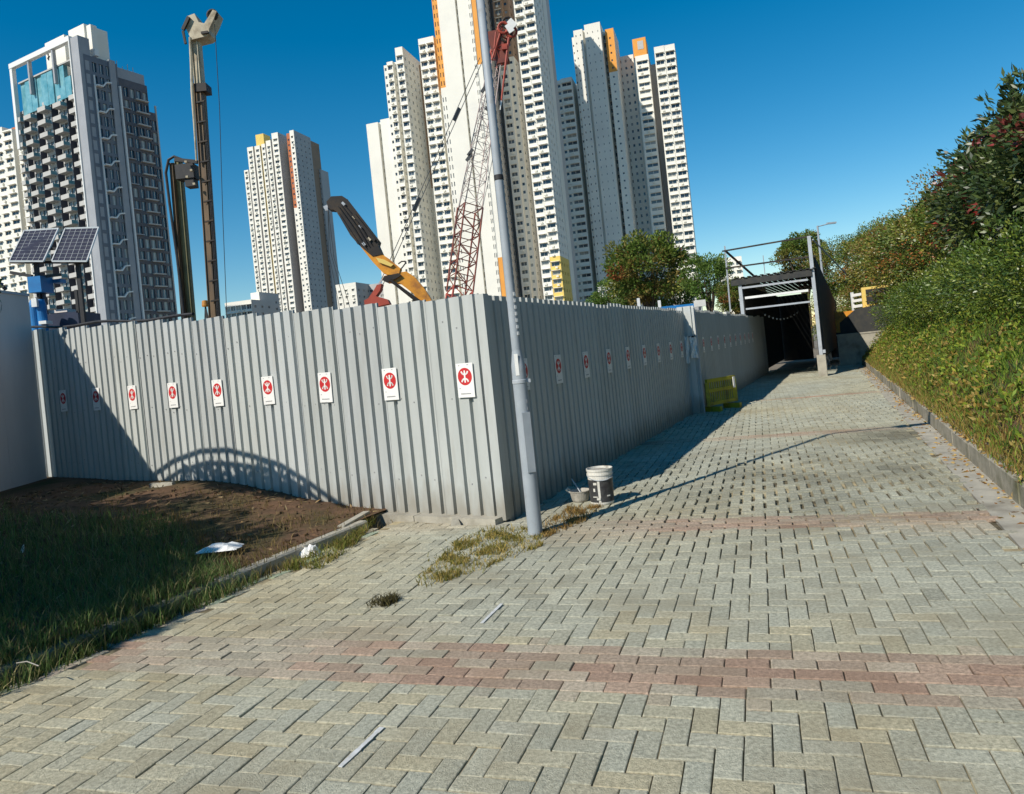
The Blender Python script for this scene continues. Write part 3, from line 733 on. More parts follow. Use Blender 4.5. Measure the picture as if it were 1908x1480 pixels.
def crumple(name, c, sx, sy, hgt, m, label, cat, seed, n=9):
    r = random.Random(seed); mb = MB(); G_ = {}
    for a in range(n):
        for b in range(n):
            x, y = a / (n - 1) * 2 - 1, b / (n - 1) * 2 - 1; e = 1 - max(abs(x), abs(y)) ** 2
            G_[a, b] = c + V(x * sx * (1 + r.gauss(0, .06)), y * sy * (1 + r.gauss(0, .06)), hgt * e * (.55 + r.random() * .6) + .004)
    for a in range(n - 1):
        for b in range(n - 1): mb.face([G_[a, b], G_[a + 1, b], G_[a + 1, b + 1], G_[a, b + 1]])
    return tag(mb.build(name, m), label, cat)
c = gp(410, 1014, .2); c.z = lawn_h(c.x, c.y) + .05
crumple('plastic_sheet', c, .17, .10, .05, M['paper'], 'flat white plastic scrap lying on the shaded grass', 'litter', 3)
c = gp(577, 1030, .03); c.z = .005
crumple('plastic_bag', c, .085, .07, .09, M['paper'], 'crumpled white plastic bag lying against the kerb', 'litter', 5)
mb = MB(); a, b = gp(636, 988, .06), gp(684, 962, .06)
mb.bar(a + V(0, 0, .02), b + V(0, 0, .03), .07, .045); tag(mb.build('stone_slab', M['concrete']), 'broken pale kerb piece lying by the kerb end', 'stone')
c = gp(40, 1045, .2); mb = MB(); mb.tube([c + V(0, 0, .0), c + V(.01, 0, .06), c + V(.02, .02, .13)], [.006, .02, .003], 6); tag(mb.build('dead_leaf', M['paper']), 'pale curled dead leaf upright in the dark grass', 'leaf')
c = gp(52, 1250, .1); mb = MB(); mb.tube([c + V(-.07, .02, .04), c + V(.0, .0, .05), c + V(.08, -.03, .03)], .003, 6); tag(mb.build('dry_stick', M['cement']), 'thin pale dry stick in the grass near the path', 'stick')
c = gp(302, 908, .33); mb = MB(); mb.hexa([c + V(-.16, -.05, -.04), c + V(.16, -.06, -.04), c + V(.16, .07, -.04), c + V(-.16, .06, -.04), c + V(-.14, -.03, .06), c + V(.15, -.05, .05), c + V(.14, .05, .05), c + V(-.13, .05, .06)])
tag(mb.build('stone_slab', M['concrete']), 'sunlit pale stone at the fence foot by the slanting shadow', 'stone')
for k, (px, py, s_) in enumerate(((560, 930, .05), (850, 978, .05), (470, 905, .06))):
    c = gp(px, py, .15 if k != 1 else 0); c.z = lawn_h(c.x, c.y) if k != 1 else .01
    r = random.Random(k); mb = MB(); mb.hexa([c + V(-s_, -s_, -.02), c + V(s_, -s_ * .8, -.02), c + V(s_ * .9, s_, -.02), c + V(-s_ * 1.1, s_ * .7, -.02), c + V(-s_ * .7, -s_ * .5, s_ * .9), c + V(s_ * .6, -s_ * .6, s_ * .7), c + V(s_ * .5, s_ * .6, s_ * .8), c + V(-s_ * .6, s_ * .5, s_)])
    tag(mb.build('rubble_stone', M['concrete']), ['small broken stone on the soil under the arching shadow', 'small pale stone beside the dry grass at the fence corner', 'rough stone at the fence foot under the arching shadow'][k], 'stone')

def tuft_patch(name, poly_px, n, hmin, hmax, cols_, seed, label=None, cat=None):
    rng = np.random.default_rng(seed); P = [gp(*p) for p in poly_px]; xs = [p.x for p in P]; ys = [p.y for p in P]; B = []
    def inp(x, y):
        c = False
        for i in range(len(P)):
            a, b = P[i], P[i - 1]
            if (a.y > y) != (b.y > y) and x < (b.x - a.x) * (y - a.y) / (b.y - a.y) + a.x: c = not c
        return c
    while len(B) < n:
        x, y = rng.uniform(min(xs), max(xs)), rng.uniform(min(ys), max(ys))
        if (inp(x, y) and rng.random() < .15 + .85 * (tnoise(x * 11, y * 11) > .55)) or (rng.random() < .05 and inp(x * .97 + sum(xs) / len(xs) * .03 + rng.normal(0, .05), y + rng.normal(0, .05))): B.append((x, y, -.004))
    B = np.array(B)
    v, q, t = blades(B, rng.uniform(hmin, hmax, n), rng.uniform(.004, .009, n), rng.uniform(.3, 1.2, n), pick(rng, n, cols_, .3), rng)
    o = link(name, np_mesh(name, v, q, t, M['grass']))
    return tag(o, label, cat, kind=None if label else 'stuff')
DRYG = [(.40, .29, .08), (.32, .24, .06), (.22, .20, .04), (.15, .16, .03), (.48, .35, .12)]
tuft_patch('dry_grass', [(790, 1098), (775, 1085), (850, 1010), (905, 985), (1005, 985), (1012, 1018), (960, 1035), (900, 1062)], 4200, .012, .055, DRYG, 3)
tuft_patch('dry_grass', [(1005, 985), (1060, 945), (1125, 945), (1085, 975), (1012, 1005)], 1500, .02, .06, [(.40, .24, .08), (.30, .17, .06), (.24, .17, .05)], 4)
tuft_patch('dry_grass', [(520, 1065), (600, 1030), (640, 985), (700, 975), (660, 1020), (600, 1060)], 1600, .03, .12, [(.15, .17, .03), (.22, .22, .05), (.30, .22, .07)], 5)
tuft_patch('dry_weed', [(680, 1135), (700, 1118), (745, 1115), (735, 1132)], 420, .02, .07, [(.10, .08, .03), (.18, .14, .05), (.06, .05, .03)], 6, 'small withered weed clump growing between the pavers', 'weed')
tuft_patch('dry_grass', [(300, 1140), (420, 1090), (520, 1060), (420, 1110), (240, 1190), (60, 1275), (30, 1275), (180, 1190)], 1500, .02, .08, [(.05, .09, .02), (.10, .12, .03)], 8)

# ------------------------------------------------------------------ plants
def crown_mesh(name, seed, rx, ry, rz, nclump, nleaf, ln, wd, cols, clump_r=.45, m='treeleaf', up=.25, red=0, redcols=None, shell=.55):
    rng = np.random.default_rng(seed); Vs, Qs, Ts = [], [], []; o = 0
    for k in range(nclump):
        d = unit(rng.normal(size=(1, 3)))[0]; rad = rng.uniform(shell, 1.0) ** .6
        c = d * rad * np.array([rx, ry, rz]) * rng.uniform(.82, 1.12)
        n = int(nleaf * rng.uniform(.6, 1.4)); cr_ = clump_r * rng.uniform(.6, 1.3)
        dd = unit(rng.normal(size=(n, 3))); P = c + dd * cr_ * rng.uniform(.2, 1.0, (n, 1)) ** .6 * np.array([1, 1, .8])
        dr = unit(dd + d * .6 + np.array([0, 0, up]) + rng.normal(0, .45, (n, 3)))
        base = np.array(cols[rng.integers(0, len(cols))]); tint = base * rng.uniform(.65, 1.3, (n, 1))
        if redcols is not None and rng.random() < red: tint[:] = np.array(redcols[rng.integers(0, len(redcols))]) * rng.uniform(.7, 1.2, (n, 1))
        v, q, t = leaves(P, dr, ln * rng.uniform(.6, 1.25, n), wd * rng.uniform(.7, 1.2, n), tint, rng)
        Vs.append(v); Qs.append(q + o); Ts.append(t); o += len(v)
    return np_mesh(name, np.concatenate(Vs), np.concatenate(Qs), np.concatenate(Ts), M[m])
def plant(name, label, cat, base, crowns, stems, group=None):
    t = thing(name, label, cat, base, group)
    for me, off, scl, rz in crowns:
        o = bpy.data.objects.new('crown', me); COL.objects.link(o); o.parent = t; o.location = off; o.scale = scl; o.rotation_euler = (0, 0, rz)
    mb = MB()
    for pts, rad in stems: mb.tube([Vector(p) for p in pts], rad, 7)
    o = mb.build('trunk' if cat == 'tree' else 'stem', M['bark'], None); o.parent = t
    return t
GREEN_D = [(.045, .08, .022), (.065, .105, .028), (.09, .125, .035), (.035, .06, .02), (.13, .16, .045)]
REDS = [(.30, .03, .025), (.38, .05, .04), (.22, .05, .04)]
GREEN_Y = [(.12, .18, .025), (.17, .21, .03), (.23, .25, .04), (.09, .14, .025), (.30, .24, .05), (.24, .15, .04), (.14, .19, .03)]
GREEN_M = [(.06, .11, .02), (.09, .15, .03), (.12, .17, .035), (.05, .08, .02)]
SHR = [crown_mesh('crown', 21 + k, 1.5, 1.3, 1.5, 150, 95, .14, .055, GREEN_D, .42, 'leaf', .3, .09, REDS, .45) for k in range(3)]
YEL = [crown_mesh('crown', 31 + k, 1.7, 1.4, 1.4, 130, 120, .085, .045, GREEN_Y, .45, 'leaf', .3, .05, [(.35, .12, .03), (.3, .05, .03)], .5) for k in range(2)]
MID = [crown_mesh('crown', 41 + k, 1.2, 1.1, .9, 90, 110, .075, .030, [(.10, .16, .025), (.16, .22, .03), (.22, .26, .04), (.06, .11, .02)], .38, 'leaf', .5, 0, None, .5) for k in range(2)]
def bank_plant(q, d, h_, meshes, name, label, sc_, k, group, sink=.55):
    p = G0 + GD * q + GN * d; p.z = bank_h(p.x, p.y) - .1
    cz = h_ * sink
    stems = [([(0, 0, 0), (random.gauss(0, .15), random.gauss(0, .15), h_ * .3), (random.gauss(0, .4), random.gauss(0, .4), h_ * .6)], [.05, .035, .015]) for _ in range(4)]
    return plant(name, label, 'shrub', p, [(meshes[k % len(meshes)], (0, 0, cz), sc_, k * 1.9)], stems, group)
gpS = 'shrubs on the embankment'
specs = [  # q along the bank, distance up the bank, height, kind, scale
    (6.6, 2.75, 2.3, SHR, (1.0, 1.0, .98), 'dark glossy shrub with red tips, highest at the bank\'s near end'),
    (4.6, 3.0, 2.2, SHR, (1.1, 1.1, .95), 'dark glossy shrub at the very edge of the bank in view'),
    (8.6, 2.75, 2.4, SHR, (1.0, 1.0, .95), 'dark glossy shrub with red flower clusters, just past the tallest one'),
    (10.8, 2.9, 2.6, SHR, (1.1, 1.1, .95), 'broad dark shrub with scattered red leaves in mid bank'),
    (13.2, 2.9, 2.7, SHR, (1.1, 1.1, .95), 'dark shrub with a red sprig on its crest, where the greens turn yellower'),
    (15.8, 2.7, 2.6, YEL, (1.0, 1.0, 1.0), 'yellowing bushy shrub nearest the dark glossy ones'),
    (18.6, 2.6, 2.6, YEL, (1.1, 1.1, 1.0), 'yellow-green shrub with orange patches midway to the walkway'),
    (21.8, 2.5, 2.8, YEL, (1.2, 1.1, 1.0), 'orange-tinged shrub above the end of the covered walkway'),
    (25.0, 2.6, 2.8, YEL, (1.3, 1.2, 1.0), 'far yellow-green shrub behind the walkway\'s dark side'),
    (29.0, 2.6, 3.0, YEL, (1.4, 1.3, 1.1), 'farthest bank shrub beside the street lamp'),
]
for k, (q, d, h_, ms, s_, lb) in enumerate(specs): bank_plant(q, d, h_, ms, 'flowering_shrub' if ms is SHR else 'bushy_shrub', lb, s_, k, gpS)
for k, (q, d, h_, lb) in enumerate(((5.2, 1.75, 1.2, 'low bright green bush at the edge of the grass, nearest'), (7.6, 1.8, 1.0, 'low green bush under the tall dark shrub'), (10.2, 1.7, 1.0, 'low green bush on the grassy bank, third along'),
                                    (13.0, 1.7, .95, 'low green bush under the shrub with the red sprig'), (16.0, 1.6, .95, 'low green bush below the yellowing shrub'), (19.2, 1.5, .9, 'low green bush by the walkway\'s shadow'))):
    bank_plant(q, d, h_, MID, 'low_bush', lb, (1.0, .9, .75), k, 'low bushes at the foot of the shrubs', .35)
for k, (px, py, Y, lb) in enumerate(((1572, 440, 47, 'yellow-green shrub mass right behind the street lamp'), (1622, 424, 42, 'olive shrub crest second from the street lamp'), (1668, 405, 36, 'orange-flecked shrub crest midway between street lamp and tall dark shrub'),
                                     (1712, 390, 30, 'green shrub crest just left of the dark glossy shrubs'))):
    p = ap(px, py, Y); hgt = p.z; s_ = hgt / 5.2
    plant('bushy_shrub', lb, 'shrub', (p.x, Y, 0), [(YEL[k % 2], (0, 0, hgt - 1.45 * s_), (1.15 * s_, s_, s_), k), (YEL[(k + 1) % 2], (.3, -.3, hgt - 3.2 * s_), (1.25 * s_, s_, s_), k * 2), (YEL[k % 2], (.2, -.2, hgt * .12 + .3), (1.2 * s_, s_, s_ * .8), k * 3)],
          [([(0, 0, 0), (.1, .1, hgt * .4), (0, .2, hgt * .7)], [.09, .07, .03])], gpS)
# spiky top sprays on the tall shrub
def spray(q, d, z0, hgt, label, seed):
    rng = np.random.default_rng(seed); p = G0 + GD * q + GN * d; p.z = bank_h(p.x, p.y); t = thing('flowering_shrub', label, 'shrub', p, gpS)
    mb = MB(); Vs, Qs, Ts = [], [], []; o = 0
    for k in range(11):
        a = rng.uniform(0, 6.28); e = V(math.cos(a) * rng.uniform(.1, .8), math.sin(a) * rng.uniform(.1, .8), hgt * rng.uniform(.72, 1.0)); mid = e * .55 + V(0, 0, .2)
        mb.tube([p, p + mid, p + e], [.03, .02, .006], 5)
        n = 110; f = rng.uniform(.45, 1.02, n)[:, None]; pts = np.where(f < .55, np.array(mid) * f / .55, np.array(mid) + (np.array(e) - np.array(mid)) * (f - .55) / .45)
        dr = unit(rng.normal(0, .7, (n, 3)) + np.array([0, 0, .35])); tint = pick(rng, n, GREEN_D, .3)
        if rng.random() < .3: tint[f[:, 0] > .93] = (.3, .05, .05)
        v, q_, t_ = leaves(pts + rng.normal(0, .05, (n, 3)), dr, .15 * rng.uniform(.7, 1.2, n), .05, tint, rng); Vs.append(v); Qs.append(q_ + o); Ts.append(t_); o += len(v)
    mb.build('stem', M['bark'], t)
    ob = bpy.data.objects.new('crown', np_mesh('crown', np.concatenate(Vs), np.concatenate(Qs), np.concatenate(Ts), M['leaf'])); COL.objects.link(ob); ob.parent = t
spray(5.0, 2.1, 0, 2.6, 'tallest upright shrub spray against the sky by the bank\'s near edge', 61)
spray(6.7, 1.9, 0, 3.1, 'upright dark shrub spray with red tips rising over the bank', 62)
spray(8.4, 1.9, 0, 2.7, 'leaning dark shrub spray with red buds below the tallest ones', 63)

TRE = [crown_mesh('crown', 51 + k, 3.2, 3.0, 2.6, 120, 110, .26, .15, [(.13, .20, .035), (.17, .23, .04), (.22, .22, .05), (.24, .18, .05), (.10, .16, .03), (.15, .22, .04)], .75, 'treeleaf', .3, .02, [(.35, .12, .04)], .4) for k in range(2)]
TRG = [crown_mesh('crown', 55 + k, 2.6, 2.4, 2.4, 80, 100, .26, .13, [(.10, .19, .035), (.14, .23, .045), (.17, .25, .055)], .65, 'treeleaf', .3, 0, None, .4) for k in range(2)]
def tree(px, py_top, Y, hw_px, label, meshes, k, z_sc=1.0, group='trees beyond the fence'):
    top = ap(px, py_top, Y); base = V(top.x, Y, -.05); hgt = top.z; rw = hw_px * Y / F
    s_ = rw / 3.0 if meshes is TRE else rw / 2.4
    zc = hgt - (2.6 if meshes is TRE else 2.4) * s_ * z_sc * .95
    stems = [([(0, 0, 0), (.1, 0, zc * .45), (.05, .1, zc * .8)], [.2, .16, .11])]
    for a in range(6):
        an = a * 1.05; stems.append(([(.05, .05, zc * .45), (rw * .3 * math.cos(an), rw * .3 * math.sin(an), zc * .8), (rw * .65 * math.cos(an), rw * .65 * math.sin(an), zc + rw * .2)], [.1, .07, .025]))
    return plant('tree', label, 'tree', base, [(meshes[k % 2], (0, 0, zc), (s_, s_, s_ * z_sc), k * 1.3)], stems, group)
tree(1196, 440, 62, 72, 'broad autumn-tinted tree in front of the right white tower', TRE, 0, 1.0)
tree(1312, 470, 58, 40, 'thin green tree between the tinted tree and the walkway', TRG, 0, 1.15)
tree(1490, 438, 52, 48, 'leafy tree seen through the frame over the walkway', TRE, 1, 1.0)
tree(1140, 520, 70, 45, 'small low tree at the left foot of the tinted tree', TRG, 1, .8)
tree(1375, 520, 48, 42, 'low yellow-green tree behind the far fence', TRE, 0, .9)
tree(1258, 515, 66, 40, 'dense low tree right of the tinted tree', TRG, 0, .9)

# unseen tree added so that its shade falls on the lawn
SHD = crown_mesh('crown', 71, 1.6, 2.9, 1.1, 190, 95, .16, .08, GREEN_M, .5, 'treeleaf', .3, 0, None, .2)
plant('tree', 'unseen leafy tree added left of the path to shade the grass', 'tree', (-7.15, 3.5, 0), [(SHD, (0, 0, 3.25), (1, .9, 1), R_(20))],
      [([(0, 0, 0), (.1, 0, 1.4), (0, .1, 3.0)], [.12, .1, .06]), ([(.05, 0, 1.6), (.3, 1.2, 3.2)], [.06, .03]), ([(.05, 0, 1.6), (-.2, -1.3, 3.2)], [.06, .03])])
# unseen arched canes, added and shaped to throw the curved shadow on the fence
def on_fence(px, py):
    u, v = uvp(px, py); d = V(u / F, 1, -v / F); o = V(0, 0, H)
    tt = (CORNER - o).dot(NL) / d.dot(NL); return o + d * tt
shadow_canes = thing('shadow_trellis', 'unseen cane trellis added left of the view to cast curved shadows on the fence', 'trellis', (-6.6, 6.4, 0))
curves = [([(285, 893), (330, 862), (380, 845), (430, 843), (480, 855), (530, 872), (580, 903), (632, 940), (670, 962)], .028),
          ([(290, 915), (340, 882), (390, 867), (450, 870), (500, 878), (545, 897), (590, 928), (615, 948)], .026),
          ([(345, 868), (400, 905), (450, 900), (520, 925), (560, 945)], .02)]
for pts, r in curves:
    mb = MB(); mb.tube([on_fence(*p) - LD * (3.4 + .12 * k) for k, p in enumerate(pts)], r, 8); mb.build('cane', M['bark'], shadow_canes)
for px, py in ((346, 866), (430, 848), (485, 858), (545, 880)):
    a = on_fence(px, py) - LD * 3.75; mb = MB(); mb.tube([a, V(a.x, a.y, lawn_h(a.x, a.y) if in_lawn(a.x, a.y) else 0)], .022, 7); mb.build('upright', M['bark'], shadow_canes)
rngc = np.random.default_rng(5); P = []
for px, py, n_ in ((400, 890, 160), (455, 905, 340), (470, 925, 340), (540, 925, 260), (360, 905, 110), (500, 895, 160)):
    for _ in range(n_): P.append(on_fence(px + rngc.normal(0, 20), py + rngc.normal(0, 9)) - LD * (3.7 + rngc.normal(0, .1)))
P = np.array([p.to_tuple() for p in P]); n_ = len(P)
v, q, t = leaves(P, unit(rngc.normal(size=(n_, 3))), .12, .06, pick(rngc, n_, GREEN_M, .2), rngc)
ob = bpy.data.objects.new('foliage', np_mesh('foliage', v, q, t, M['treeleaf'])); COL.objects.link(ob); ob.parent = shadow_canes; ob.location = -Vector(shadow_canes.location)
# ------------------------------------------------------------------ covered walkway
SD = V(.4115, .9114, 0); SN = V(.9114, -.4115, 0)
SP1 = gp(1534, 701); SP1.z = 0                          # right front post
SP0 = SP1 - SN * 2.07; RZ = 3.02
sh = thing('covered_walkway', 'dark netted covered walkway with pale front posts at the path end', 'shelter', SP1)
for k, p in enumerate((SP1, SP0)):
    mb = MB(); z0 = .62 if k == 0 else -.05; mb.bar(p + V(0, 0, z0), p + V(0, 0, 4.12 if k == 0 else 3.0), .10, .10, up=SD); mb.build('post', M['steel'], sh)
mb = MB(); mb.box(SP1 + V(0, 0, .31), (.24, .24, .64), (SN, SD, V(0, 0, 1))); mb.build('base_block', M['concrete'], sh)
mb = MB(); mb.box(SP1 + SN * .09 + V(0, 0, .72), (.08, .06, .1), (SN, SD, V(0, 0, 1))); mb.build('bracket', M['steel'], sh)
def beam(a, b, z, name, m, off=0, wd=.09, hg=.09, dz=0):
    mb = MB(); mb.bar(SP0 + SN * a + SD * off + V(0, 0, z), SP0 + SN * b + SD * off + V(0, 0, z + dz), wd, hg, up=SD); mb.build(name, m, sh)
beam(-.25, 2.05, RZ + .02, 'front_beam', M['dark'], -.04, .18, .12)
beam(.02, 1.92, RZ - .16, 'front_beam', M['steel'], .02, .06, .10)
beam(.1, 1.9, 2.55, 'cross_bar', M['white'], .10, .07, .11)
beam(.1, 1.93, 2.21, 'cross_bar', M['steel'], .04, .05, .11)
# height frame above the roof
beam(-.42, 2.1, 4.05, 'top_rail', M['exdark'], -.02, .045, .045, .06)
beam(-.36, 2.2, 3.52, 'top_rail', M['exdark'], -.02, .045, .045, .0)
mb = MB(); mb.bar(SP0 - SN * .36 + V(0, 0, 2.2), SP0 - SN * .33 + V(0, 0, 4.2), .035); mb.build('frame_post', M['steel'], sh)
mb = MB(); mb.bar(SP0 - SN * .3 + V(0, 0, 4.02), SP0 + SN * .45 + SD * .9 + V(0, 0, 3.1), .05); mb.build('brace', M['exdark'], sh)
mb = MB(); mb.bar(SP0 + SN * .75 + V(0, 0, 3.05), SP0 + SN * .75 + V(0, 0, 3.75), .02); mb.build('frame_post', M['steel'], sh)
mb = MB(); mb.bar(SP1 + SN * .1 + V(0, 0, 4.0), SP1 + SN * .9 + SD * 2.2 + V(0, 0, 3.0), .03); mb.build('brace', M['steel'], sh)
SL = 13.0
mb = MB(); n = 26                                      # corrugated roof with a ragged front
for k in range(n):
    a, b = SP0 + SN * (-.22 + k * .092), SP0 + SN * (-.22 + (k + 1) * .092); f = -.15 + .05 * random.random(); z = RZ + .12 + (.03 if k % 2 else 0)
    mb.hexa([a + SD * f + V(0, 0, z), b + SD * f + V(0, 0, z), b + SD * SL + V(0, 0, z), a + SD * SL + V(0, 0, z), a + SD * f + V(0, 0, z + .02), b + SD * f + V(0, 0, z + .02), b + SD * SL + V(0, 0, z + .02), a + SD * SL + V(0, 0, z + .02)])
mb.build('roof', M['dark'], sh)
mb = MB()                                              # netting on the path's right side, sloping down along its length
for k in range(13):
    a, b = SP1 + SN * (.06 + .02 * k) + SD * (.15 + k), SP1 + SN * (.08 + .02 * k) + SD * (1.15 + k); z0, z1 = 3.5 - .05 * k - (.03 * k), 3.5 - .05 * (k + 1) - .03 * (k + 1)
    mb.hexa([a + V(0, 0, .55), a + SN * .05 + V(0, 0, .55), b + SN * .05 + V(0, 0, .55), b + V(0, 0, .55), a + V(0, 0, z0), a + SN * .05 + V(0, 0, z0), b + SN * .05 + V(0, 0, z1), b + V(0, 0, z1)])
mb.build('side_net', M['dark'], sh)
mb = MB(); mb.box(SP0 + SN * .3 + SD * SL + V(0, 0, 1.5), (2.0, .06, 3.0), (SN, SD, V(0, 0, 1))); mb.build('end_net', M['dark'], sh)
mb = MB(); mb.box(SP0 + SN * .02 + SD * 6.6 + V(0, 0, 1.55), (.04, 12.6, 2.9), (SN, SD, V(0, 0, 1))); mb.build('inner_net', M['dark'], sh)
for k in range(4):
    mb = MB(); p = SP1 + SD * (3.2 * (k + 1)); mb.bar(p, p + V(0, 0, 3.0), .08); mb.build('post', M['steel'], sh)
ls = thing('light_string', 'drooping string of small pale lamps inside the dark walkway', 'light string', SP0 + SN * .5 + SD * 1.0)
pts = [SP0 + SN * (.4 + 1.0 * f) + SD * (1.2 + 3.0 * f) + V(0, 0, 2.1 - .25 * math.sin(math.pi * f)) for f in np.linspace(0, 1, 12)]
mb = MB(); mb.tube(pts, .008, 5); mb.build('cord', M['black'], ls)
for p in pts[1:-1]: mb = MB(); mb.lathe(p - V(0, 0, .06), [(0, 0), (.02, .01), (.028, .035), (.015, .06)], 8); mb.build('bulb', M['white'], ls)
# low wall beside the walkway and a dark sheet standing in for hedge shadow beyond it
rw = thing('low_wall', 'low grey concrete wall beside the walkway\'s base block', 'wall', SP1 + SN * .2)
mb = MB(); mb.box(SP1 + SN * 1.35 + SD * 5.2 + V(0, 0, .5), (1.9, .2, 1.1), (SN, SD, V(0, 0, 1))); mb.build('wall', M['concrete'], rw)
mb = MB(); mb.box(SP1 + SN * 1.35 + SD * 5.2 + V(0, 0, 1.07), (1.94, .24, .05), (SN, SD, V(0, 0, 1))); mb.build('coping', M['concrete'], rw)
dh = thing('hedge_shadow_screen', 'dark rounded screen standing in for hedge shadow behind the low wall', 'screen', SP1 + SN * .9 + SD * 1.4)
mb = MB(); mb.prism([(-.6, .0), (1.5, .0), (1.55, .75), (1.2, 1.35), (.6, 1.62), (-.1, 1.55), (-.6, 1.2)], SP1 + SN * 1.2 + SD * 6.2, SN * 1.15, V(0, 0, 1.25), SD, .12); mb.build('shadow_sheet', M['dark'], dh)
# yellow digger parked behind, seen over the screen
yd = thing('digger', 'yellow digger half hidden behind the dark hedge-shadow screen', 'digger', V(14.2, 31, 0))
o = V(14.9, 31.5, 0)
mb = MB(); mb.box(o + V(0, 0, 1.45), (2.6, 1.8, 1.0), (SN, SD, V(0, 0, 1))); mb.build('body', M['exorange'], yd)
mb = MB(); mb.box(o + SN * .5 + V(0, 0, 2.4), (1.1, 1.2, .9), (SN, SD, V(0, 0, 1))); mb.build('cab', M['yellow'], yd)
mb = MB(); mb.box(o + SN * .5 - SD * .62 + V(0, 0, 2.45), (.8, .03, .6), (SN, SD, V(0, 0, 1))); mb.build('window', M['black'], yd)
for s in (-1, 1): mb = MB(); mb.box(o + SD * .9 * s + V(0, 0, .6), (3.8, .6, 1.0), (SN, SD, V(0, 0, 1))); mb.build('track', M['black'], yd)
mb = MB(); mb.bar(o + SN * 1.0 + V(0, 0, 2.2), o + SN * 2.6 + V(0, 0, 3.4), .3); mb.bar(o + SN * 2.6 + V(0, 0, 3.4), o + SN * 3.6 + V(0, 0, 1.4), .24); mb.build('arm', M['exorange'], yd)
pr = thing('railing', 'white slatted railing above the yellow digger', 'railing', o + SD * 2)
for z in (2.15, 2.4, 2.65): mb = MB(); mb.bar(o + SD * 2 + SN * -.4 + V(0, 0, z), o + SD * 2 + SN * 1.2 + V(0, 0, z + .1), .08, .12); mb.build('slat', M['white'], pr)
for a in (-.4, .4, 1.2): mb = MB(); mb.bar(o + SD * 2.1 + SN * a, o + SD * 2.1 + SN * a + V(0, 0, 2.8), .1); mb.build('post', M['white'], pr)
# street lamp
c = ap(1530, 490, 46); top = ap(1523, 421, 46)
sl = thing('street_lamp', 'slender street lamp with a short arm beyond the walkway roof', 'street lamp', (top.x, 46, 0))
mb = MB(); mb.tube([V(top.x, 46, -.1), V(top.x, 46, top.z)], [.09, .06], 8); mb.build('pole', M['lamp'], sl)
e = ap(1549, 416, 46); mb = MB(); mb.tube([V(top.x, 46, top.z - .05), e], .035, 6); mb.build('arm', M['lamp'], sl)
mb = MB(); mb.box(e, (.55, .2, .1)); mb.build('lantern', M['lamp'], sl)
# plastic barrier
BP = CORNER + DR * 9.35 + NR * .56
br = thing('plastic_barrier', 'faded yellow-green plastic barrier leaning by the far fence', 'barrier', BP)
X, Z = (DR * .88 + NR * .46).normalized(), V(0, 0, 1); Y = Z.cross(X); BH, BWd = .66, .92
mb = MB()
for a, b in (((-BWd / 2, .12), (-BWd / 2, BH - .08)), ((BWd / 2, .12), (BWd / 2, BH - .08)), ((-BWd / 2, BH - .04), (BWd / 2, BH - .04)), ((-BWd / 2, .16), (BWd / 2, .16)), ((-BWd / 2, .42), (BWd / 2, .42))):
    mb.bar(BP + X * a[0] + Z * a[1], BP + X * b[0] + Z * b[1], .06, .07)
mb.build('frame', M['plasticyellow'], br)
for k in range(12):
    x = -BWd / 2 + .07 + k * .071; mb = MB(); mb.bar(BP + X * x + Z * .16, BP + X * x + Z * (BH - .05), .028, .03); mb.build('bar', M['plasticyellow'], br)
for s in (-.32, .32): mb = MB(); mb.box(BP + X * s + Z * .05, (.07, .4, .1), (X, Y, Z)); mb.build('foot', M['plasticyellow'], br)
mb = MB(); mb.box(BP + X * .38 - Y * .05 + Z * .52, (.06, .015, .22), (X, Y, Z)); mb.build('reflector', M['white'], br)

# ------------------------------------------------------------------ things on the building site
# solar powered unit behind the left wall
SY = 14.6
sp0 = ap(72, 560, SY); su = thing('solar_unit', 'blue site generator unit behind the grey wall', 'generator', (sp0.x, SY, 0))
def panel(px, label):
    a, b, c, d = [ap(x, y, SY + dy) for (x, y), dy in zip(px, (-.28, -.28, .28, .28))]
    t = thing('solar_collector', label, 'solar panel', (a + c) / 2, 'solar panels above the wall'); nrm = (b - a).cross(d - a).normalized(); X = (b - a).normalized(); Yv = (d - a)
    mb = MB(); mb.hexa([a - nrm * .02, b - nrm * .02, c - nrm * .02, d - nrm * .02, a, b, c, d]); mb.build('cells', M['panel'], t)
    mb = MB()
    for p, q in ((a, b), (b, c), (c, d), (d, a)): mb.bar(p, q, .022, .03)
    mb.build('frame', M['alu'], t)
    mb = MB()
    for k in range(1, 6): mb.bar(a.lerp(b, k / 6) + nrm * .003, d.lerp(c, k / 6) + nrm * .003, .005, .003)
    for k in range(1, 9): mb.bar(a.lerp(d, k / 9) + nrm * .003, b.lerp(c, k / 9) + nrm * .003, .005, .003)
    mb.build('grid_line', M['alu'], t)
    return a.lerp(b, .5).lerp(d.lerp(c, .5), .5)
m0 = panel(((18, 487), (81, 487), (109, 426), (46, 430)), 'dark solar panel at the left edge of the pair above the wall')
m1 = panel(((97, 487), (162, 487), (184, 424), (122, 426)), 'dark solar panel in front of the balconied tower, right of the pair')
fs = thing('panel_stand', 'dark steel stand carrying the two solar panels', 'stand', (m0.x, SY, 0))
mb = MB(); mb.bar(ap(20, 489, SY), ap(165, 489, SY), .05); mb.bar(m0 - V(0, 0, .08), m1 - V(0, 0, .08), .05); mb.build('cross_bar', M['black'], fs)
for p in (m0, m1): mb = MB(); mb.bar(V(p.x, SY, 0), p - V(0, 0, .05), .07); mb.build('post', M['black'], fs)
mb = MB(); mb.bar(ap(20, 508, SY), ap(60, 515, SY), .06); mb.bar(ap(60, 518, SY), ap(113, 512, SY), .05); mb.build('strut', M['black'], fs)
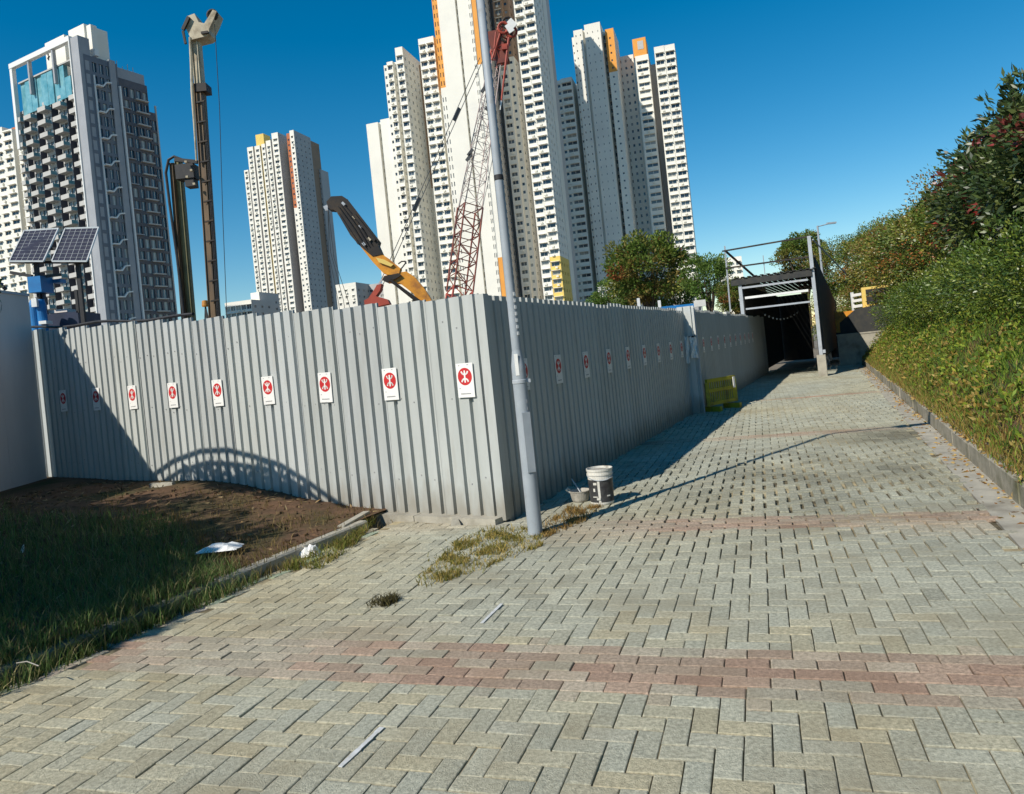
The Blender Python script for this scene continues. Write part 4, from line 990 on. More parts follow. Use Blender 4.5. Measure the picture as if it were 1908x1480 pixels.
def boxpx(x0, y0, x1, y1, Y, dep, name, m, parent):
    a, b, c, d = ap(x0, y1, Y), ap(x1, y1, Y), ap(x1, y0, Y), ap(x0, y0, Y)
    xa, xb, za, zb_ = (a.x + d.x) / 2, (b.x + c.x) / 2, (a.z + b.z) / 2, (c.z + d.z) / 2
    mb = MB(); mb.box(((xa + xb) / 2, Y + dep / 2, (za + zb_) / 2), (xb - xa, dep, zb_ - za)); return mb.build(name, m, parent)
boxpx(84, 583, 148, 640, SY, .8, 'housing', M['navy'], su)
boxpx(90, 577, 125, 583, SY + .1, .5, 'vent_cover', M['wallpanel'], su)
boxpx(78, 512, 82, 583, SY, .06, 'frame_post', M['navy'], su); boxpx(140, 540, 145, 583, SY, .06, 'frame_post', M['black'], su)
boxpx(52, 515, 76, 545, SY - .2, .4, 'tank', M['blue'], su)
for px in (66, 80):
    p = ap(px, 600, SY - .35); mb = MB(); mb.lathe((p.x, p.y, 0), [(0, 1.5), (.085, 1.5), (.085, 3.40), (.06, 3.5), (0, 3.5)], 16); mb.build('cylinder', M['blue'], su)
boxpx(58, 556, 68, 572, SY - .5, .06, 'gauge', M['white'], su); boxpx(72, 598, 86, 604, SY - .5, .2, 'step', M['white'], su)
boxpx(98, 520, 112, 527, SY + .2, .2, 'lamp_head', M['blue'], su)
sj = thing('scaffold_clamps', 'dark cluster of scaffold clamps and hoses on the wall top', 'clamps', (WX, 10.6, 3.2))
for k in range(9):
    c = V(WX - .1 + random.gauss(0, .12), 9.9 + .17 * k, 3.26 + abs(random.gauss(.05, .1))); mb = MB(); r = random.uniform(.05, .09)
    mb.tube([c + V(r * math.cos(a), random.gauss(0, .02), r * math.sin(a)) for a in np.linspace(0, 5.4, 9)], .025, 6); mb.build('clamp', M['black' if k % 3 else 'navy'], sj)
hs_ = thing('hose', 'black hose lying along the top of the sunlit fence', 'hose', CORNER + DL * 6)
mb = MB(); mb.tube([CORNER + DL * l - NL * .10 + V(0, 0, 2.12 + .60 * (l / 8.65) + .02 * math.sin(l * 3)) for l in np.linspace(4.6, 8.9, 14)], .022, 6); mb.build('hose', M['black'], hs_)

# drilling rig
RY = 26.0
def rp(px, py, dy=0): return ap(px, py, RY + dy)
rg = thing('drilling_rig', 'tall brown drilling rig mast behind the sunlit fence', 'drilling rig', (rp(400, 590).x, RY, 0))
def mast(p, q, wd, dp, m, name):
    d = (q - p).normalized(); X = V(1, 0, 0); X = (X - d * X.dot(d)).normalized(); Y = d.cross(X); mb = MB(); L = (q - p).length; c = (p + q) / 2
    mb.box(c, (wd, dp, L), (X, Y, d)); mb.box(c + X * wd * .28 - Y * (dp / 2 + .03 if Y.y > 0 else -(dp / 2 + .03)), (wd * .12, .06, L * .98), (X, Y, d)); mb.box(c - X * wd * .46 - Y * (dp / 2 + .02 if Y.y > 0 else -(dp / 2 + .02)), (wd * .08, .04, L), (X, Y, d))
    return mb.build(name, m, rg)
bot = rp(401, 590); bot = bot + (bot - rp(384, 300)) * .16
mast(bot, rp(372, 158), .30, .30, M['rigbrown'], 'lower_mast')
mast(rp(373, 160), rp(364, 52), .27, .26, M['rigcream'], 'upper_mast')
boxpx(362, 155, 384, 170, RY - .25, .5, 'collar', M['exdark'], rg)
for dx in (4, 6.5): mb = MB(); mb.tube([rp(372 + dx, 178, -.24), rp(383 + dx, 300, -.24), rp(393 + dx, 450, -.24), rp(402 + dx, 600, -.24)], .022, 5); mb.build('hose', M['black'], rg)
for k in range(11):
    f = k / 10; mb = MB(); mb.box(rp(373 + 28 * f, 190 + 370 * f, -.24), (.30, .06, .05), (V(cr, 0, sr), V(0, 1, 0), V(-sr, 0, cr))); mb.build('bracket', M['exdark'], rg)
mb = MB(); mb.tube([rp(354, 70, -.3), rp(357, 130, -.3), rp(358, 170, -.3), rp(362, 230, -.3), rp(366, 300, -.3)], [.04, .05, .05, .04, .03], 6); mb.build('hydraulic_line', M['rigcream'], rg)
mb = MB(); mb.prism([(-.28, .30), (-.12, .62), (.14, .66), (.22, .34), (.40, .26), (.62, .48), (.78, .66), (.90, .58), (.72, .30), (.52, .04), (.50, -.12), (.38, -.18), (-.16, -.20), (-.20, .05)], rp(362, 62, -.3), V(cr, 0, sr), V(-sr, 0, cr), V(0, 1, 0), .6); mb.build('head', M['rigcream'], rg)
mb = MB(); mb.bar(rp(341, 56, -.35), rp(352, 32, -.35), .1); mb.bar(rp(341, 58, -.35), rp(346, 82, -.35), .07); mb.build('sheave_arm', M['exdark'], rg)
mb = MB(); mb.bar(rp(375, 62, -.35), rp(388, 60, -.35), .08); mb.build('sheave_arm', M['exdark'], rg)
p = rp(400, 33); mb = MB(); mb.tube([p + V(.15 * math.cos(a), -.2, .15 * math.sin(a)) for a in np.linspace(0, 6.3, 14)], .06, 6); mb.build('sheave', M['exdark'], rg)
mb = MB(); mb.tube([rp(400, 45, -.2), rp(409, 200, -.2), rp(415, 400, -.2), rp(423, 600, -.2)], .012, 4); mb.build('cable', M['cable'], rg)
mast(rp(362, 640, .6), rp(333, 300, .6), .20, .2, M['rigolive'], 'kelly_guide'); mast(rp(348, 640, .5), rp(322, 305, .5), .14, .2, M['rigbrown'], 'kelly_bar')
mb = MB(); mb.tube([rp(346, 620, .3), rp(330, 480, .3), rp(316, 380, .3), rp(309, 322, .3), rp(314, 298, .3), rp(324, 292, .3), rp(345, 300, .3)], .05, 8); mb.build('hose', M['black'], rg)
mb = MB(); mb.box(rp(349, 322), (.62, .5, .5)); mb.box(rp(357, 340), (.3, .4, .36)); mb.bar(rp(326, 298), rp(368, 302), .12); mb.build('rotary_drive', M['black'], rg)
for px, py in ((347, 302), (357, 318), (349, 330), (362, 343)): mb = MB(); mb.box(rp(px, py, -.4), (.08, .1, .07)); mb.build('fitting', M['rigcream'], rg)
mb = MB(); mb.box((bot.x, RY + .8, .7), (3.0, 4.0, 1.4)); mb.build('carrier', M['exdark'], rg)
wl = thing('warning_light', 'small yellow warning light on dark legs beside the rig mast', 'warning light', rp(381, 590, -1))
mb = MB(); c = rp(382, 565, -1); mb.lathe((c.x, c.y, c.z - .12), [(0, 0), (.10, .0), (.11, .05), (.09, .20), (0, .22)], 12); mb.build('lamp', M['exorange'], wl)
mb = MB()
for dx in (-.13, .02, .14): mb.bar(c + V(0, 0, -.1), c + V(dx, .05 * dx, -2.5 if False else -1.2), .035)
mb.build('leg', M['black'], wl)

# crawler crane with a lattice boom
CY = 40.0
def cp(px, py, dy=0): return ap(px, py, CY + dy)
cn = thing('crawler_crane', 'red and white lattice boom crane rising over the fence corner', 'crane', (cp(852, 600).x, CY, 0))
def lattice(p, q, w0, w1, bays, rc, rl, m, name, parent=None):
    d = (q - p).normalized(); X = V(1, 0, 0); X = (X - d * X.dot(d)).normalized(); Y = d.cross(X)
    rot = R_(28); X, Y = X * math.cos(rot) + Y * math.sin(rot), Y * math.cos(rot) - X * math.sin(rot)
    def c(k, i):
        f = k / bays; wd = (w0 + (w1 - w0) * f) / 2; s = ((-1, -1), (1, -1), (1, 1), (-1, 1))[i % 4]
        return p.lerp(q, f) + X * s[0] * wd + Y * s[1] * wd
    for i in range(4):
        mb = MB(); mb.tube([c(0, i), c(bays, i)], rc, 6); mb.build('chord', m, parent)
    mb = MB()
    for k in range(bays):
        for i in range(4):
            mb.bar(c(k, i), c(k + 1, i + 1) if k % 2 else c(k, i + 1), rl) if False else None
            if k % 2: mb.bar(c(k, i), c(k + 1, i + 1), rl)
            else: mb.bar(c(k, i + 1), c(k + 1, i), rl)
            mb.bar(c(k + 1, i), c(k + 1, i + 1), rl)
    o = mb.build(name, m, parent); o['kind'] = 'stuff'
    return c
b0, b1, b2, b3 = cp(846, 620, -1), cp(856.5, 545, 0), cp(876, 388, 1), cp(921, 120, 3)
s0 = thing('tmp', None, None); bpy.data.objects.remove(s0)
def section(name, *a):
    o = bpy.data.objects.new(name, None); COL.objects.link(o); o.parent = cn; o.location = a[0] - Vector(cn.location)
    lattice(*a, parent=o); return o
section('boom_foot_section', b0, b1, 1.0, 1.08, 3, .06, .05, M['redsteel'], 'lacing')
section('boom_lower_section', b1 + (b2 - b1) * .01, b2, 1.08, 1.06, 6, .05, .042, M['darkred'], 'lacing')
section('boom_upper_section', b2 + (b3 - b2) * .005, b3, 1.0, .55, 12, .032, .022, M['palered'], 'lacing')
hd = cp(943, 52, 3.2)
section('boom_head', b3, hd, .62, .70, 3, .06, .05, M['redsteel'], 'lacing')
mb = MB(); mb.box(cp(928, 90, 3), (.75, .5, 1.9), (V(cr, 0, sr), V(0, 1, 0), V(sr * -2.2, 0, cr).normalized())); mb.build('head_frame', M['darkred'], cn)
for k, (px, py) in enumerate(((938, 52), (946, 42), (953, 58), (943, 66))):
    p = cp(px, py, 2.6); mb = MB(); mb.tube([p + V(.3 * math.cos(a), .05 * k, .3 * math.sin(a)) for a in np.linspace(0, 6.3, 14)], .07, 6); mb.build('sheave', M['exdark' if k % 2 else 'redsteel'], cn)
mb = MB(); mb.bar(cp(950, 48, 2.4), cp(958, 40, 2.4), .12, .5); mb.bar(cp(945, 56, 2.4), cp(954, 50, 2.4), .1, .5); mb.build('guard_plate', M['white'], cn)
mb = MB(); mb.tube([cp(948, 70, 2.6), cp(941, 130, 2.6), cp(934, 190, 2.6)], [.07, .07, .05], 6); mb.tube([cp(924, 60, 2.6), cp(921, 90, 2.6)], .05, 6); mb.box(cp(940, 88, 2.6), (.3, .2, .3)); mb.build('hoist_line', M['redsteel'], cn)
mb = MB(); mb.tube([cp(934, 188, 2.6), cp(932, 205, 2.6)], [.06, .03], 6); mb.build('hook', M['white'], cn)
gan = cp(690, 560, -2)
for k, (a, b) in enumerate((((894, 108), (700, 545)), ((900, 112), (706, 548)))):
    mb = MB(); mb.tube([cp(*a, 2.5), cp(*b, -2)], .022, 5); mb.build('pendant', M['cable'], cn)
for f in (.23, .62):
    mb = MB(); a = cp(897, 110, 2.5).lerp(cp(703, 546, -2), f); b = cp(897, 110, 2.5).lerp(cp(703, 546, -2), f + .055); mb.bar(a, b, .07, .2); mb.build('spreader', M['cable'], cn)
for a, b in (((906, 170), (862, 400)), ((900, 190), (846, 430)), ((927, 250), (893, 420)), ((915, 150), (880, 300))):
    mb = MB(); mb.tube([cp(*a, 1.5), cp(*b, .2)], .014, 4); mb.build('cable', M['cable'], cn)
for px, py in ((869, 300), (872, 290), (905, 205), (897, 172)): mb = MB(); mb.bar(cp(px, py, .2), cp(px + 9, py - 12, .2), .1, .16); mb.build('guide_roller', M['cable'], cn)
mb = MB(); mb.box((b0.x - 1.6, CY, .95), (5.0, 3.2, 1.1)); mb.build('house', M['redsteel'], cn)
for s in (-1, 1): mb = MB(); mb.box((b0.x - 1.6, CY + 1.7 * s, .25), (5.4, .8, .7)); mb.build('track', M['black'], cn)

# excavator: dipper arm up, boom behind the fence
EY = 22.0
def ep(px, py, dy=0): return ap(px, py, EY + dy)
def prism_px(poly, dy, dep, name, m, parent):
    P = [ep(x, y, dy) for x, y in poly]; mb = MB(); B = [p + V(0, dep, 0) for p in P]; n = len(P)
    mb.face(P); mb.face(B[::-1])
    for i in range(n): mb.face((P[i], B[i], B[(i + 1) % n], P[(i + 1) % n]))
    return mb.build(name, m, parent)
ex = thing('excavator', 'yellow excavator arm with dark dirty stick raised behind the fence', 'excavator', (ep(780, 560).x, EY, 0))
prism_px([(608, 376), (617, 366), (637, 365), (645, 370), (706, 449), (704, 456), (712, 474), (694, 478), (668, 456), (653, 439), (628, 396), (622, 391), (612, 390)], 0, .42, 'stick', M['exdark'], ex)
prism_px([(668, 455), (672, 450), (700, 478), (712, 474), (724, 482), (746, 500), (743, 512), (722, 512), (714, 509), (695, 489)], .02, .36, 'stick_end', M['exorange'], ex)
prism_px([(655, 400), (661, 398), (700, 446), (697, 450)], -.06, .1, 'hydraulic_ram', M['exdark'], ex)
for a, b in (((646, 372), (705, 450)), ((630, 397), (668, 455))):
    mb = MB(); mb.bar(ep(*a, -.01), ep(*b, -.01), .035, .05); mb.build('flange', M['exdark'], ex)
for k in range(3):
    mb = MB(); mb.tube([ep(630 + 5 * k, 384 - 2 * k, -.04), ep(655 + 6 * k, 420 - 3 * k, -.07), ep(682 + 5 * k, 462 - 3 * k, -.04)], .012, 5); mb.build('hydraulic_hose', M['black'], ex)
for px, py in ((640, 380), (660, 405), (672, 422), (688, 446), (678, 455)): mb = MB(); mb.box(ep(px, py, -.02), (.11, .06, .07), (V(.64, 0, -.77), V(0, 1, 0), V(.77, 0, .64))); mb.build('hose_clamp', M['rigcream'] if px in (660, 688) else M['steel'], ex)
prism_px([(700, 480), (716, 484), (733, 493), (728, 497), (706, 489)], -.05, .12, 'link_plate', M['yellow'], ex)
prism_px([(712, 520), (716, 514), (742, 508), (757, 506), (772, 516), (790, 537), (802, 556), (812, 580), (785, 580), (771, 548), (745, 528), (722, 526)], .05, .4, 'boom', M['exorange'], ex)
prism_px([(712, 522), (715, 515), (742, 509), (748, 513), (736, 520), (721, 526)], -.03, .5, 'pivot_bracket', M['exdark'], ex)
mb = MB(); mb.tube([ep(727, 522, -.1), ep(752, 541, -.1), ep(785, 566, -.1)], [.045, .05, .07], 8); mb.build('boom_ram', M['exdark'], ex)
mb = MB(); mb.tube([ep(742, 507, .1), ep(750, 498, .1), ep(756, 490, .1), ep(755, 487, .1), ep(748, 487.5, .1), ep(742, 492, .1)], .022, 6); mb.build('hydraulic_hose', M['black'], ex)
mb = MB(); mb.bar(ep(604, 388, .1), ep(613, 384, .1), .09); mb.box(ep(609, 390, -.04), (.08, .1, .1)); mb.build('tip_pin', M['steel'], ex)
mb = MB(); mb.box((ep(830, 600).x, EY + .8, .95), (2.6, 2.2, 1.1)); mb.build('body', M['exorange'], ex)
for s in (-1, 1): mb = MB(); mb.box((ep(830, 600).x, EY + .8 + 1.0 * s, .25), (3.2, .5, .6)); mb.build('track', M['black'], ex)
rd = thing('grab_bucket', 'red steel grab showing above the fence under the excavator stick', 'grab', ep(698, 570))
prism_px([(678, 560), (686, 556), (697, 540), (702, 531), (711, 529), (708, 541), (700, 552), (722, 558), (726, 566), (700, 572), (680, 572)], .3, .4, 'jaw', M['redsteel'], rd)
mb = MB(); mb.bar(ep(704, 532, .4), ep(713, 520, .4), .05); mb.build('link', M['steel'], rd)
mb = MB(); c0 = ep(690, 575, .5); mb.bar(V(c0.x, c0.y, 0), V(c0.x, c0.y, c0.z), .3); mb.build('stand', M['redsteel'], rd)
gw = thing('guy_wires', 'thin slack wires hanging from the excavator stick tip', 'wires', ep(612, 395))
for a, b, c in (((611, 392), (616, 470), (640, 560)), ((612, 392), (622, 480), (650, 565)), ((611, 392), (612, 470), (630, 560))):
    mb = MB(); mb.tube([ep(*a, .1), ep(*b, .1), ep(*c, .1), ep(c[0] + 6, 600, .1)], .008, 4); mb.build('wire', M['cable'], gw)
# site roofs and lamp behind the far fence
sr_ = thing('site_shed', 'low blue-grey shed roof behind the fence jog', 'shed', ap(1275, 590, 24))
boxpx(1238, 568, 1300, 640, 26, 2.0, 'roof', M['blue'], sr_); boxpx(1238, 574, 1305, 640, 25.6, 2.4, 'wall', M['towergrey'], sr_)
fl_ = thing('flood_light', 'white box floodlight on a thin pole behind the far fence', 'floodlight', ap(1303, 600, 20))
boxpx(1296, 559, 1315, 571, 20, .2, 'head', M['lightbox'], fl_); c = ap(1304, 570, 20.1); mb = MB(); mb.bar(V(c.x, c.y, 0), c, .05); mb.build('pole', M['steel'], fl_)
for k, (px, y0, label) in enumerate(((1228, 560, 'thin white site pole left of the blue shed roof'), (1189, 556, 'stubby white site post under the tinted tree'))):
    c = ap(px, y0, 30); mb = MB(); mb.bar(V(c.x, c.y, 0), c, .1); tag(mb.build('site_post', M['white']), label, 'post')

# ------------------------------------------------------------------ towers
WIN_BUDGET = [280]
GT = [(.05, .07, .09), (.07, .09, .11), (.10, .12, .13), (.03, .04, .05), (.34, .33, .29), (.14, .17, .19)]
class Tower:
    def __init__(s, name, label, ref_px, Y, ang, group=None, cat='tower block'):
        """ang: bearing of the front's outward normal, turned left from straight towards the camera"""
        u, _ = uvp(*ref_px); s.O = V(u * Y / F, Y, 0); s.a = V(math.cos(ang), -math.sin(ang), 0); s.b = V(math.sin(ang), math.cos(ang), 0)
        s.t = thing(name, label, cat, s.O, group); s.W, s.G, s.T = MB(), MB(), MB(); s.mats = []
    def mi(s, m):
        if m not in s.mats: s.mats.append(m)
        return s.mats.index(m)
    def s_at(s, u, t):
        k = u / F; return (k * (s.O.y + s.b.y * t) - s.O.x - s.b.x * t) / (s.a.x - k * s.a.y)
    def P(s, a, b, z=0): return s.O + s.a * a + s.b * b + V(0, 0, z)
    def wall(s, p0, p1, z0, z1, m, style=None, fh=2.8, bands=(), indiv=False):
        """p0 -> p1 seen from outside left to right; style = (columns, width share, sill, head, hood depth)"""
        cuts = sorted({z0, z1} | {z for b in bands for z in b[:2] if z0 < z < z1})
        for za, zb in zip(cuts, cuts[1:]):
            mm = m
            for lo, hi, bm in bands:
                if lo <= za + .01 and zb <= hi + .01: mm = bm
            s._wall(p0, p1, za, zb, s.mi(mm), style, fh, indiv)
    def _wall(s, p0, p1, z0, z1, mi, st, fh, indiv):
        L = (p1 - p0).length; d = (p1 - p0) / L; n = V(d.y, -d.x, 0); W = s.W
        def Q(x0, x1, za, zb, o=0): W.face([p0 + d * x0 + n * o + V(0, 0, za), p0 + d * x1 + n * o + V(0, 0, za), p0 + d * x1 + n * o + V(0, 0, zb), p0 + d * x0 + n * o + V(0, 0, zb)], mi)
        nf = int((z1 - z0) / fh + .01)
        if not st or nf < 1: Q(0, L, z0, z1); return
        cols_, share, sill, head, hood = st[:5]; cw = L / cols_; ww = cw * share; rec = .22
        xs = [(cw * (k + .5) - ww / 2, cw * (k + .5) + ww / 2) for k in range(cols_)]
        x = 0
        for a, b in xs: Q(x, a, z0, z1); x = b
        Q(x, L, z0, z1)
        for a, b in xs:
            zl = z0
            for f in range(nf):
                zb, zt = z0 + f * fh + sill, z0 + f * fh + head
                Q(a, b, zl, zb); zl = zt
                A = [p0 + d * a, p0 + d * b]; I = [q - n * rec for q in A]
                W.face([A[0] + V(0, 0, zb), A[1] + V(0, 0, zb), I[1] + V(0, 0, zb), I[0] + V(0, 0, zb)], mi)
                W.face([I[0] + V(0, 0, zt), I[1] + V(0, 0, zt), A[1] + V(0, 0, zt), A[0] + V(0, 0, zt)], mi)
                W.face([A[0] + V(0, 0, zb), I[0] + V(0, 0, zb), I[0] + V(0, 0, zt), A[0] + V(0, 0, zt)], mi)
                W.face([I[1] + V(0, 0, zb), A[1] + V(0, 0, zb), A[1] + V(0, 0, zt), I[1] + V(0, 0, zt)], mi)
                if indiv and WIN_BUDGET[0] > 0 and z0 + f * fh > 6:
                    WIN_BUDGET[0] -= 1; s.window(p0 + d * (a + b) / 2 - n * (rec - .01) + V(0, 0, zb), d, b - a, zt - zb)
                else:
                    g = random.choice(GT); s.G.face([I[0] + V(0, 0, zb), I[1] + V(0, 0, zb), I[1] + V(0, 0, zt), I[0] + V(0, 0, zt)], 0, g)
                    if b - a > 1.0:
                        c = (I[0] + I[1]) / 2 + n * .03; s.T.face([c - d * .06 + V(0, 0, zb), c + d * .06 + V(0, 0, zb), c + d * .06 + V(0, 0, zt), c - d * .06 + V(0, 0, zt)])
                if hood:
                    h0 = p0 + d * (a - .15) ; h1 = p0 + d * (b + .15); z = zt + .06
                    s.T.hexa([h0 + n * hood + V(0, 0, z), h1 + n * hood + V(0, 0, z), h1 + V(0, 0, z), h0 + V(0, 0, z), h0 + n * hood + V(0, 0, z + .14), h1 + n * hood + V(0, 0, z + .14), h1 + V(0, 0, z + .14), h0 + V(0, 0, z + .14)])
                    if random.random() < .6:                 # air conditioner or drying rack below the sill
                        xa = a + random.random() * (b - a) * .5; c = p0 + d * (xa + .35) + n * .25 + V(0, 0, zb - .5); s.T.box(c, (.8, .5, .55), (d, n, V(0, 0, 1)))
            Q(a, b, zl, z1)
    cache = {}
    def window(s, p, d, wd, hg):
        key = (round(wd, 2), round(hg, 2), random.randrange(6))
        if key not in Tower.cache:
            mb = MB(); g = GT[key[2]]; wd, hg = key[:2]
            mb.face([(-wd / 2, 0, 0), (wd / 2, 0, 0), (wd / 2, 0, hg), (-wd / 2, 0, hg)], 0, g)
            for x in (-wd / 2 + .04, wd * random.choice((-.17, 0, .17)), wd / 2 - .04): mb.box((x, -.03, hg / 2), (.07, .05, hg), mi=1)
            for z in (.04, hg - .04): mb.box((0, -.035, z), (wd - .1, .04, .07), mi=1)
            o = mb.build('window', [M['glass'], M['white']]); Tower.cache[key] = o.data; bpy.data.objects.remove(o)
        o = bpy.data.objects.new('window', Tower.cache[key]); COL.objects.link(o); o.parent = s.t; o.location = p - Vector(s.t.location)
        o.rotation_euler = (0, 0, math.atan2(d.y, d.x))
    def bay(s, uL, uR, t0, dep, top, m, front=None, right=None, left=None, fh=2.8, bands=(), sbands=None, indiv=False, smat=None, parapet=1.0, eps=None):
        a0, a1 = s.s_at(uL, t0), s.s_at(uR, t0); e = random.uniform(.01, .2); t1 = t0 + dep + e
        top += random.uniform(-.15, .15)
        p = [s.P(a0, t0), s.P(a1, t0), s.P(a1, t1), s.P(a0, t1)]
        s.wall(p[0], p[1], -.2, top, m, front, fh, bands, indiv)
        s.wall(p[1], p[2], -.2, top, smat or m, right, fh, bands if sbands is None else sbands)
        s.wall(p[3], p[0], -.2, top, smat or m, left, fh, bands if sbands is None else sbands)
        s.wall(p[2], p[3], -.2, top, m)
        s.W.face([q + V(0, 0, top) for q in p], s.mi(m))
        return a0, a1
    def done(s):
        s.W.build('wall', [M[k] for k in s.mats], s.t)
        if s.G.f: tag(s.G.build('window_pane', M['glass'], s.t), kind='stuff')
        if s.T.f: tag(s.T.build('window_hood', M['cream'], s.t), kind='stuff')
def ux(x, y): return uvp(x, y)[0]
def hz(x, y, Y): return H - uvp(x, y)[1] * Y / F

# D: the tall white slab behind the crane
D = Tower('tower_block', 'tallest white tower block, behind the crane boom and lamp post', (800, 560), 250, R_(16))
u = lambda x: ux(x, 560)
TW = (2, .56, 1.0, 2.05, .55); SD_ = (3, .30, 1.1, 2.0, 0); TWs = (1, .72, .85, 2.2, .55)
top = lambda x, y: hz(x, y, 250)
D.bay(u(716), u(738), 9, 14, top(700, 203), 'cream'); D.bay(u(738), u(743), 10.5, 12, top(722, 200), 'cream', (1, .7, .8, 2.1, 0)); D.bay(u(743), u(764), 9.2, 14, top(726, 198), 'cream')
D.bay(u(760), u(766), 7.6, 14, top(722, 98), 'cream', (1, .6, 1.0, 2.0, 0)); D.bay(u(766), u(777), 7, 14, top(738, 93), 'cream', TWs, (3, .3, 1.1, 2, 0), smat='cream', indiv=True)
D.bay(u(776), u(784), 9.5, 14, top(748, 90), 'cream')
D.bay(u(784), u(798), 3, 17, top(758, 78), 'cream', TWs, (5, .26, 1.0, 2.1, 0), smat='cream', sbands=[(0, 9, 'yellow')], bands=[(0, 9, 'yellow')], indiv=True)
D.bay(u(797), u(829), 17, 9, top(775, 85), 'cream', (3, .25, 1.1, 2.0, 0), bands=[(64, 108, 'brown')])
D.bay(u(829), u(858), 3.6, 16, top(797, 66), 'cream', (2, .74, .85, 2.2, .8), (4, .3, 1.1, 2.0, 0), indiv=True)
D.bay(u(862), u(872), 1.0, 22, 137, 'cream', (2, .34, .7, 2.2, 0), bands=[(92, 140, 'orange')]); D.bay(u(872), u(905), .9, 22, 137.3, 'cream')
D.bay(u(905), u(909), 2.0, 20, 137, 'cream', (1, .6, .5, 2.3, 0)); D.bay(u(909), u(929), .95, 22, 137.4, 'cream', (1, .01, 1, 1.05, 0))
D.bay(u(929), u(935), .8, 22, 137.2, 'cream', (2, .42, .7, 2.2, 0)); D.bay(u(935), u(944), 1.02, 18, 137.1, 'cream', None, (4, .35, .9, 2.2, 0), bands=[(97, 140, 'orange'), (0, 34, 'orange')], sbands=[(0, 10, 'rust')], smat='towergrey')
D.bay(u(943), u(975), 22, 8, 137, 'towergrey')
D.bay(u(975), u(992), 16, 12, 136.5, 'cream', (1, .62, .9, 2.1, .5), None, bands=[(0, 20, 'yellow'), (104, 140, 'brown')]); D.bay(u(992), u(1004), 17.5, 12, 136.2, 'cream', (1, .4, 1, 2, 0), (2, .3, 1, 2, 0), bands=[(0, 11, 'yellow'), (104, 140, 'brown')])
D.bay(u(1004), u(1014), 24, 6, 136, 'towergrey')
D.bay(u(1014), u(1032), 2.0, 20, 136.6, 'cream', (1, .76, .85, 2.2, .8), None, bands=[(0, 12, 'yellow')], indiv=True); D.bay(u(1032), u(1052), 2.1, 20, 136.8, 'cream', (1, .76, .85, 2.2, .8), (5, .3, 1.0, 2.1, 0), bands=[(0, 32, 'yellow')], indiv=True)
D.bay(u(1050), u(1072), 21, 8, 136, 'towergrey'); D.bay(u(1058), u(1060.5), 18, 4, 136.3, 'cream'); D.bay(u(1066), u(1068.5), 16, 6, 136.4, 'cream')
D.done()
# E: the white tower to its right
E = Tower('tower_block', 'right-hand white tower block with orange roof box, half in shadow', (1200, 480), 276, R_(16))
u = lambda x: ux(x, 300); top = lambda x, y: hz(x, y, 276)
E.bay(u(1052), u(1060), 3.2, 14, top(1042, 132), 'cream', (1, .6, 1.0, 2.05, .5)); E.bay(u(1060), u(1081), 3, 14, top(1055, 128), 'cream', (1, .8, 1.0, 2.1, .8), None)
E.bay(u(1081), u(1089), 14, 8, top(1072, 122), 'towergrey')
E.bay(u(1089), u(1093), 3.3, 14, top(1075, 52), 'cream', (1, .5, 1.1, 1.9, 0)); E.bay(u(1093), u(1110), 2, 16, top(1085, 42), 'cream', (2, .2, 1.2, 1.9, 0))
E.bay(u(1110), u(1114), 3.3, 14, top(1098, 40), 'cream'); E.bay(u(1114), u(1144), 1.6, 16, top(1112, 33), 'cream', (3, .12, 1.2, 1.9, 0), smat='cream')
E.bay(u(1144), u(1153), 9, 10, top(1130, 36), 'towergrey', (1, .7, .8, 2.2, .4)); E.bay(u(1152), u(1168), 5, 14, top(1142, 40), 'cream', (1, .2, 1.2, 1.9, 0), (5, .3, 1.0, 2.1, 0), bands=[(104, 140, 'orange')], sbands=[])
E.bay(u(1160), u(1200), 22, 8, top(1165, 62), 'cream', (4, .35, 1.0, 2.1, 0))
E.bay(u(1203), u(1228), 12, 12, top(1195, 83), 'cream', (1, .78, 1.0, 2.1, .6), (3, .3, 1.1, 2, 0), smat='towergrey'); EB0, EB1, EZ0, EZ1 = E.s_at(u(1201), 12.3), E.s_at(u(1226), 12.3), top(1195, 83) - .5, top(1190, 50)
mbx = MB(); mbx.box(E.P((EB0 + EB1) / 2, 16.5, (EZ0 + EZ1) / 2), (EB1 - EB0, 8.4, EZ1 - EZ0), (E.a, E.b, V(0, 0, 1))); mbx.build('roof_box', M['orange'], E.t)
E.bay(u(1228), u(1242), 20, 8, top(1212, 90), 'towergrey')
E.bay(u(1240), u(1259), 8, 12, top(1225, 78), 'cream', (1, .76, .85, 2.2, .7), None, bands=[]); E.bay(u(1259), u(1279), 8.2, 12, top(1248, 76), 'cream', (1, .76, .85, 2.2, .7), (3, .3, 1.1, 2, 0))
a0 = E.s_at(u(1206), 12); mbx = MB(); mbx.box(E.P(a0 + 1.9, 12.35, top(1190, 64)), (2.2, .3, 3.2), (E.a, E.b, V(0, 0, 1))); mbx.build('roof_vent', M['towergrey'], E.t)
E.done()
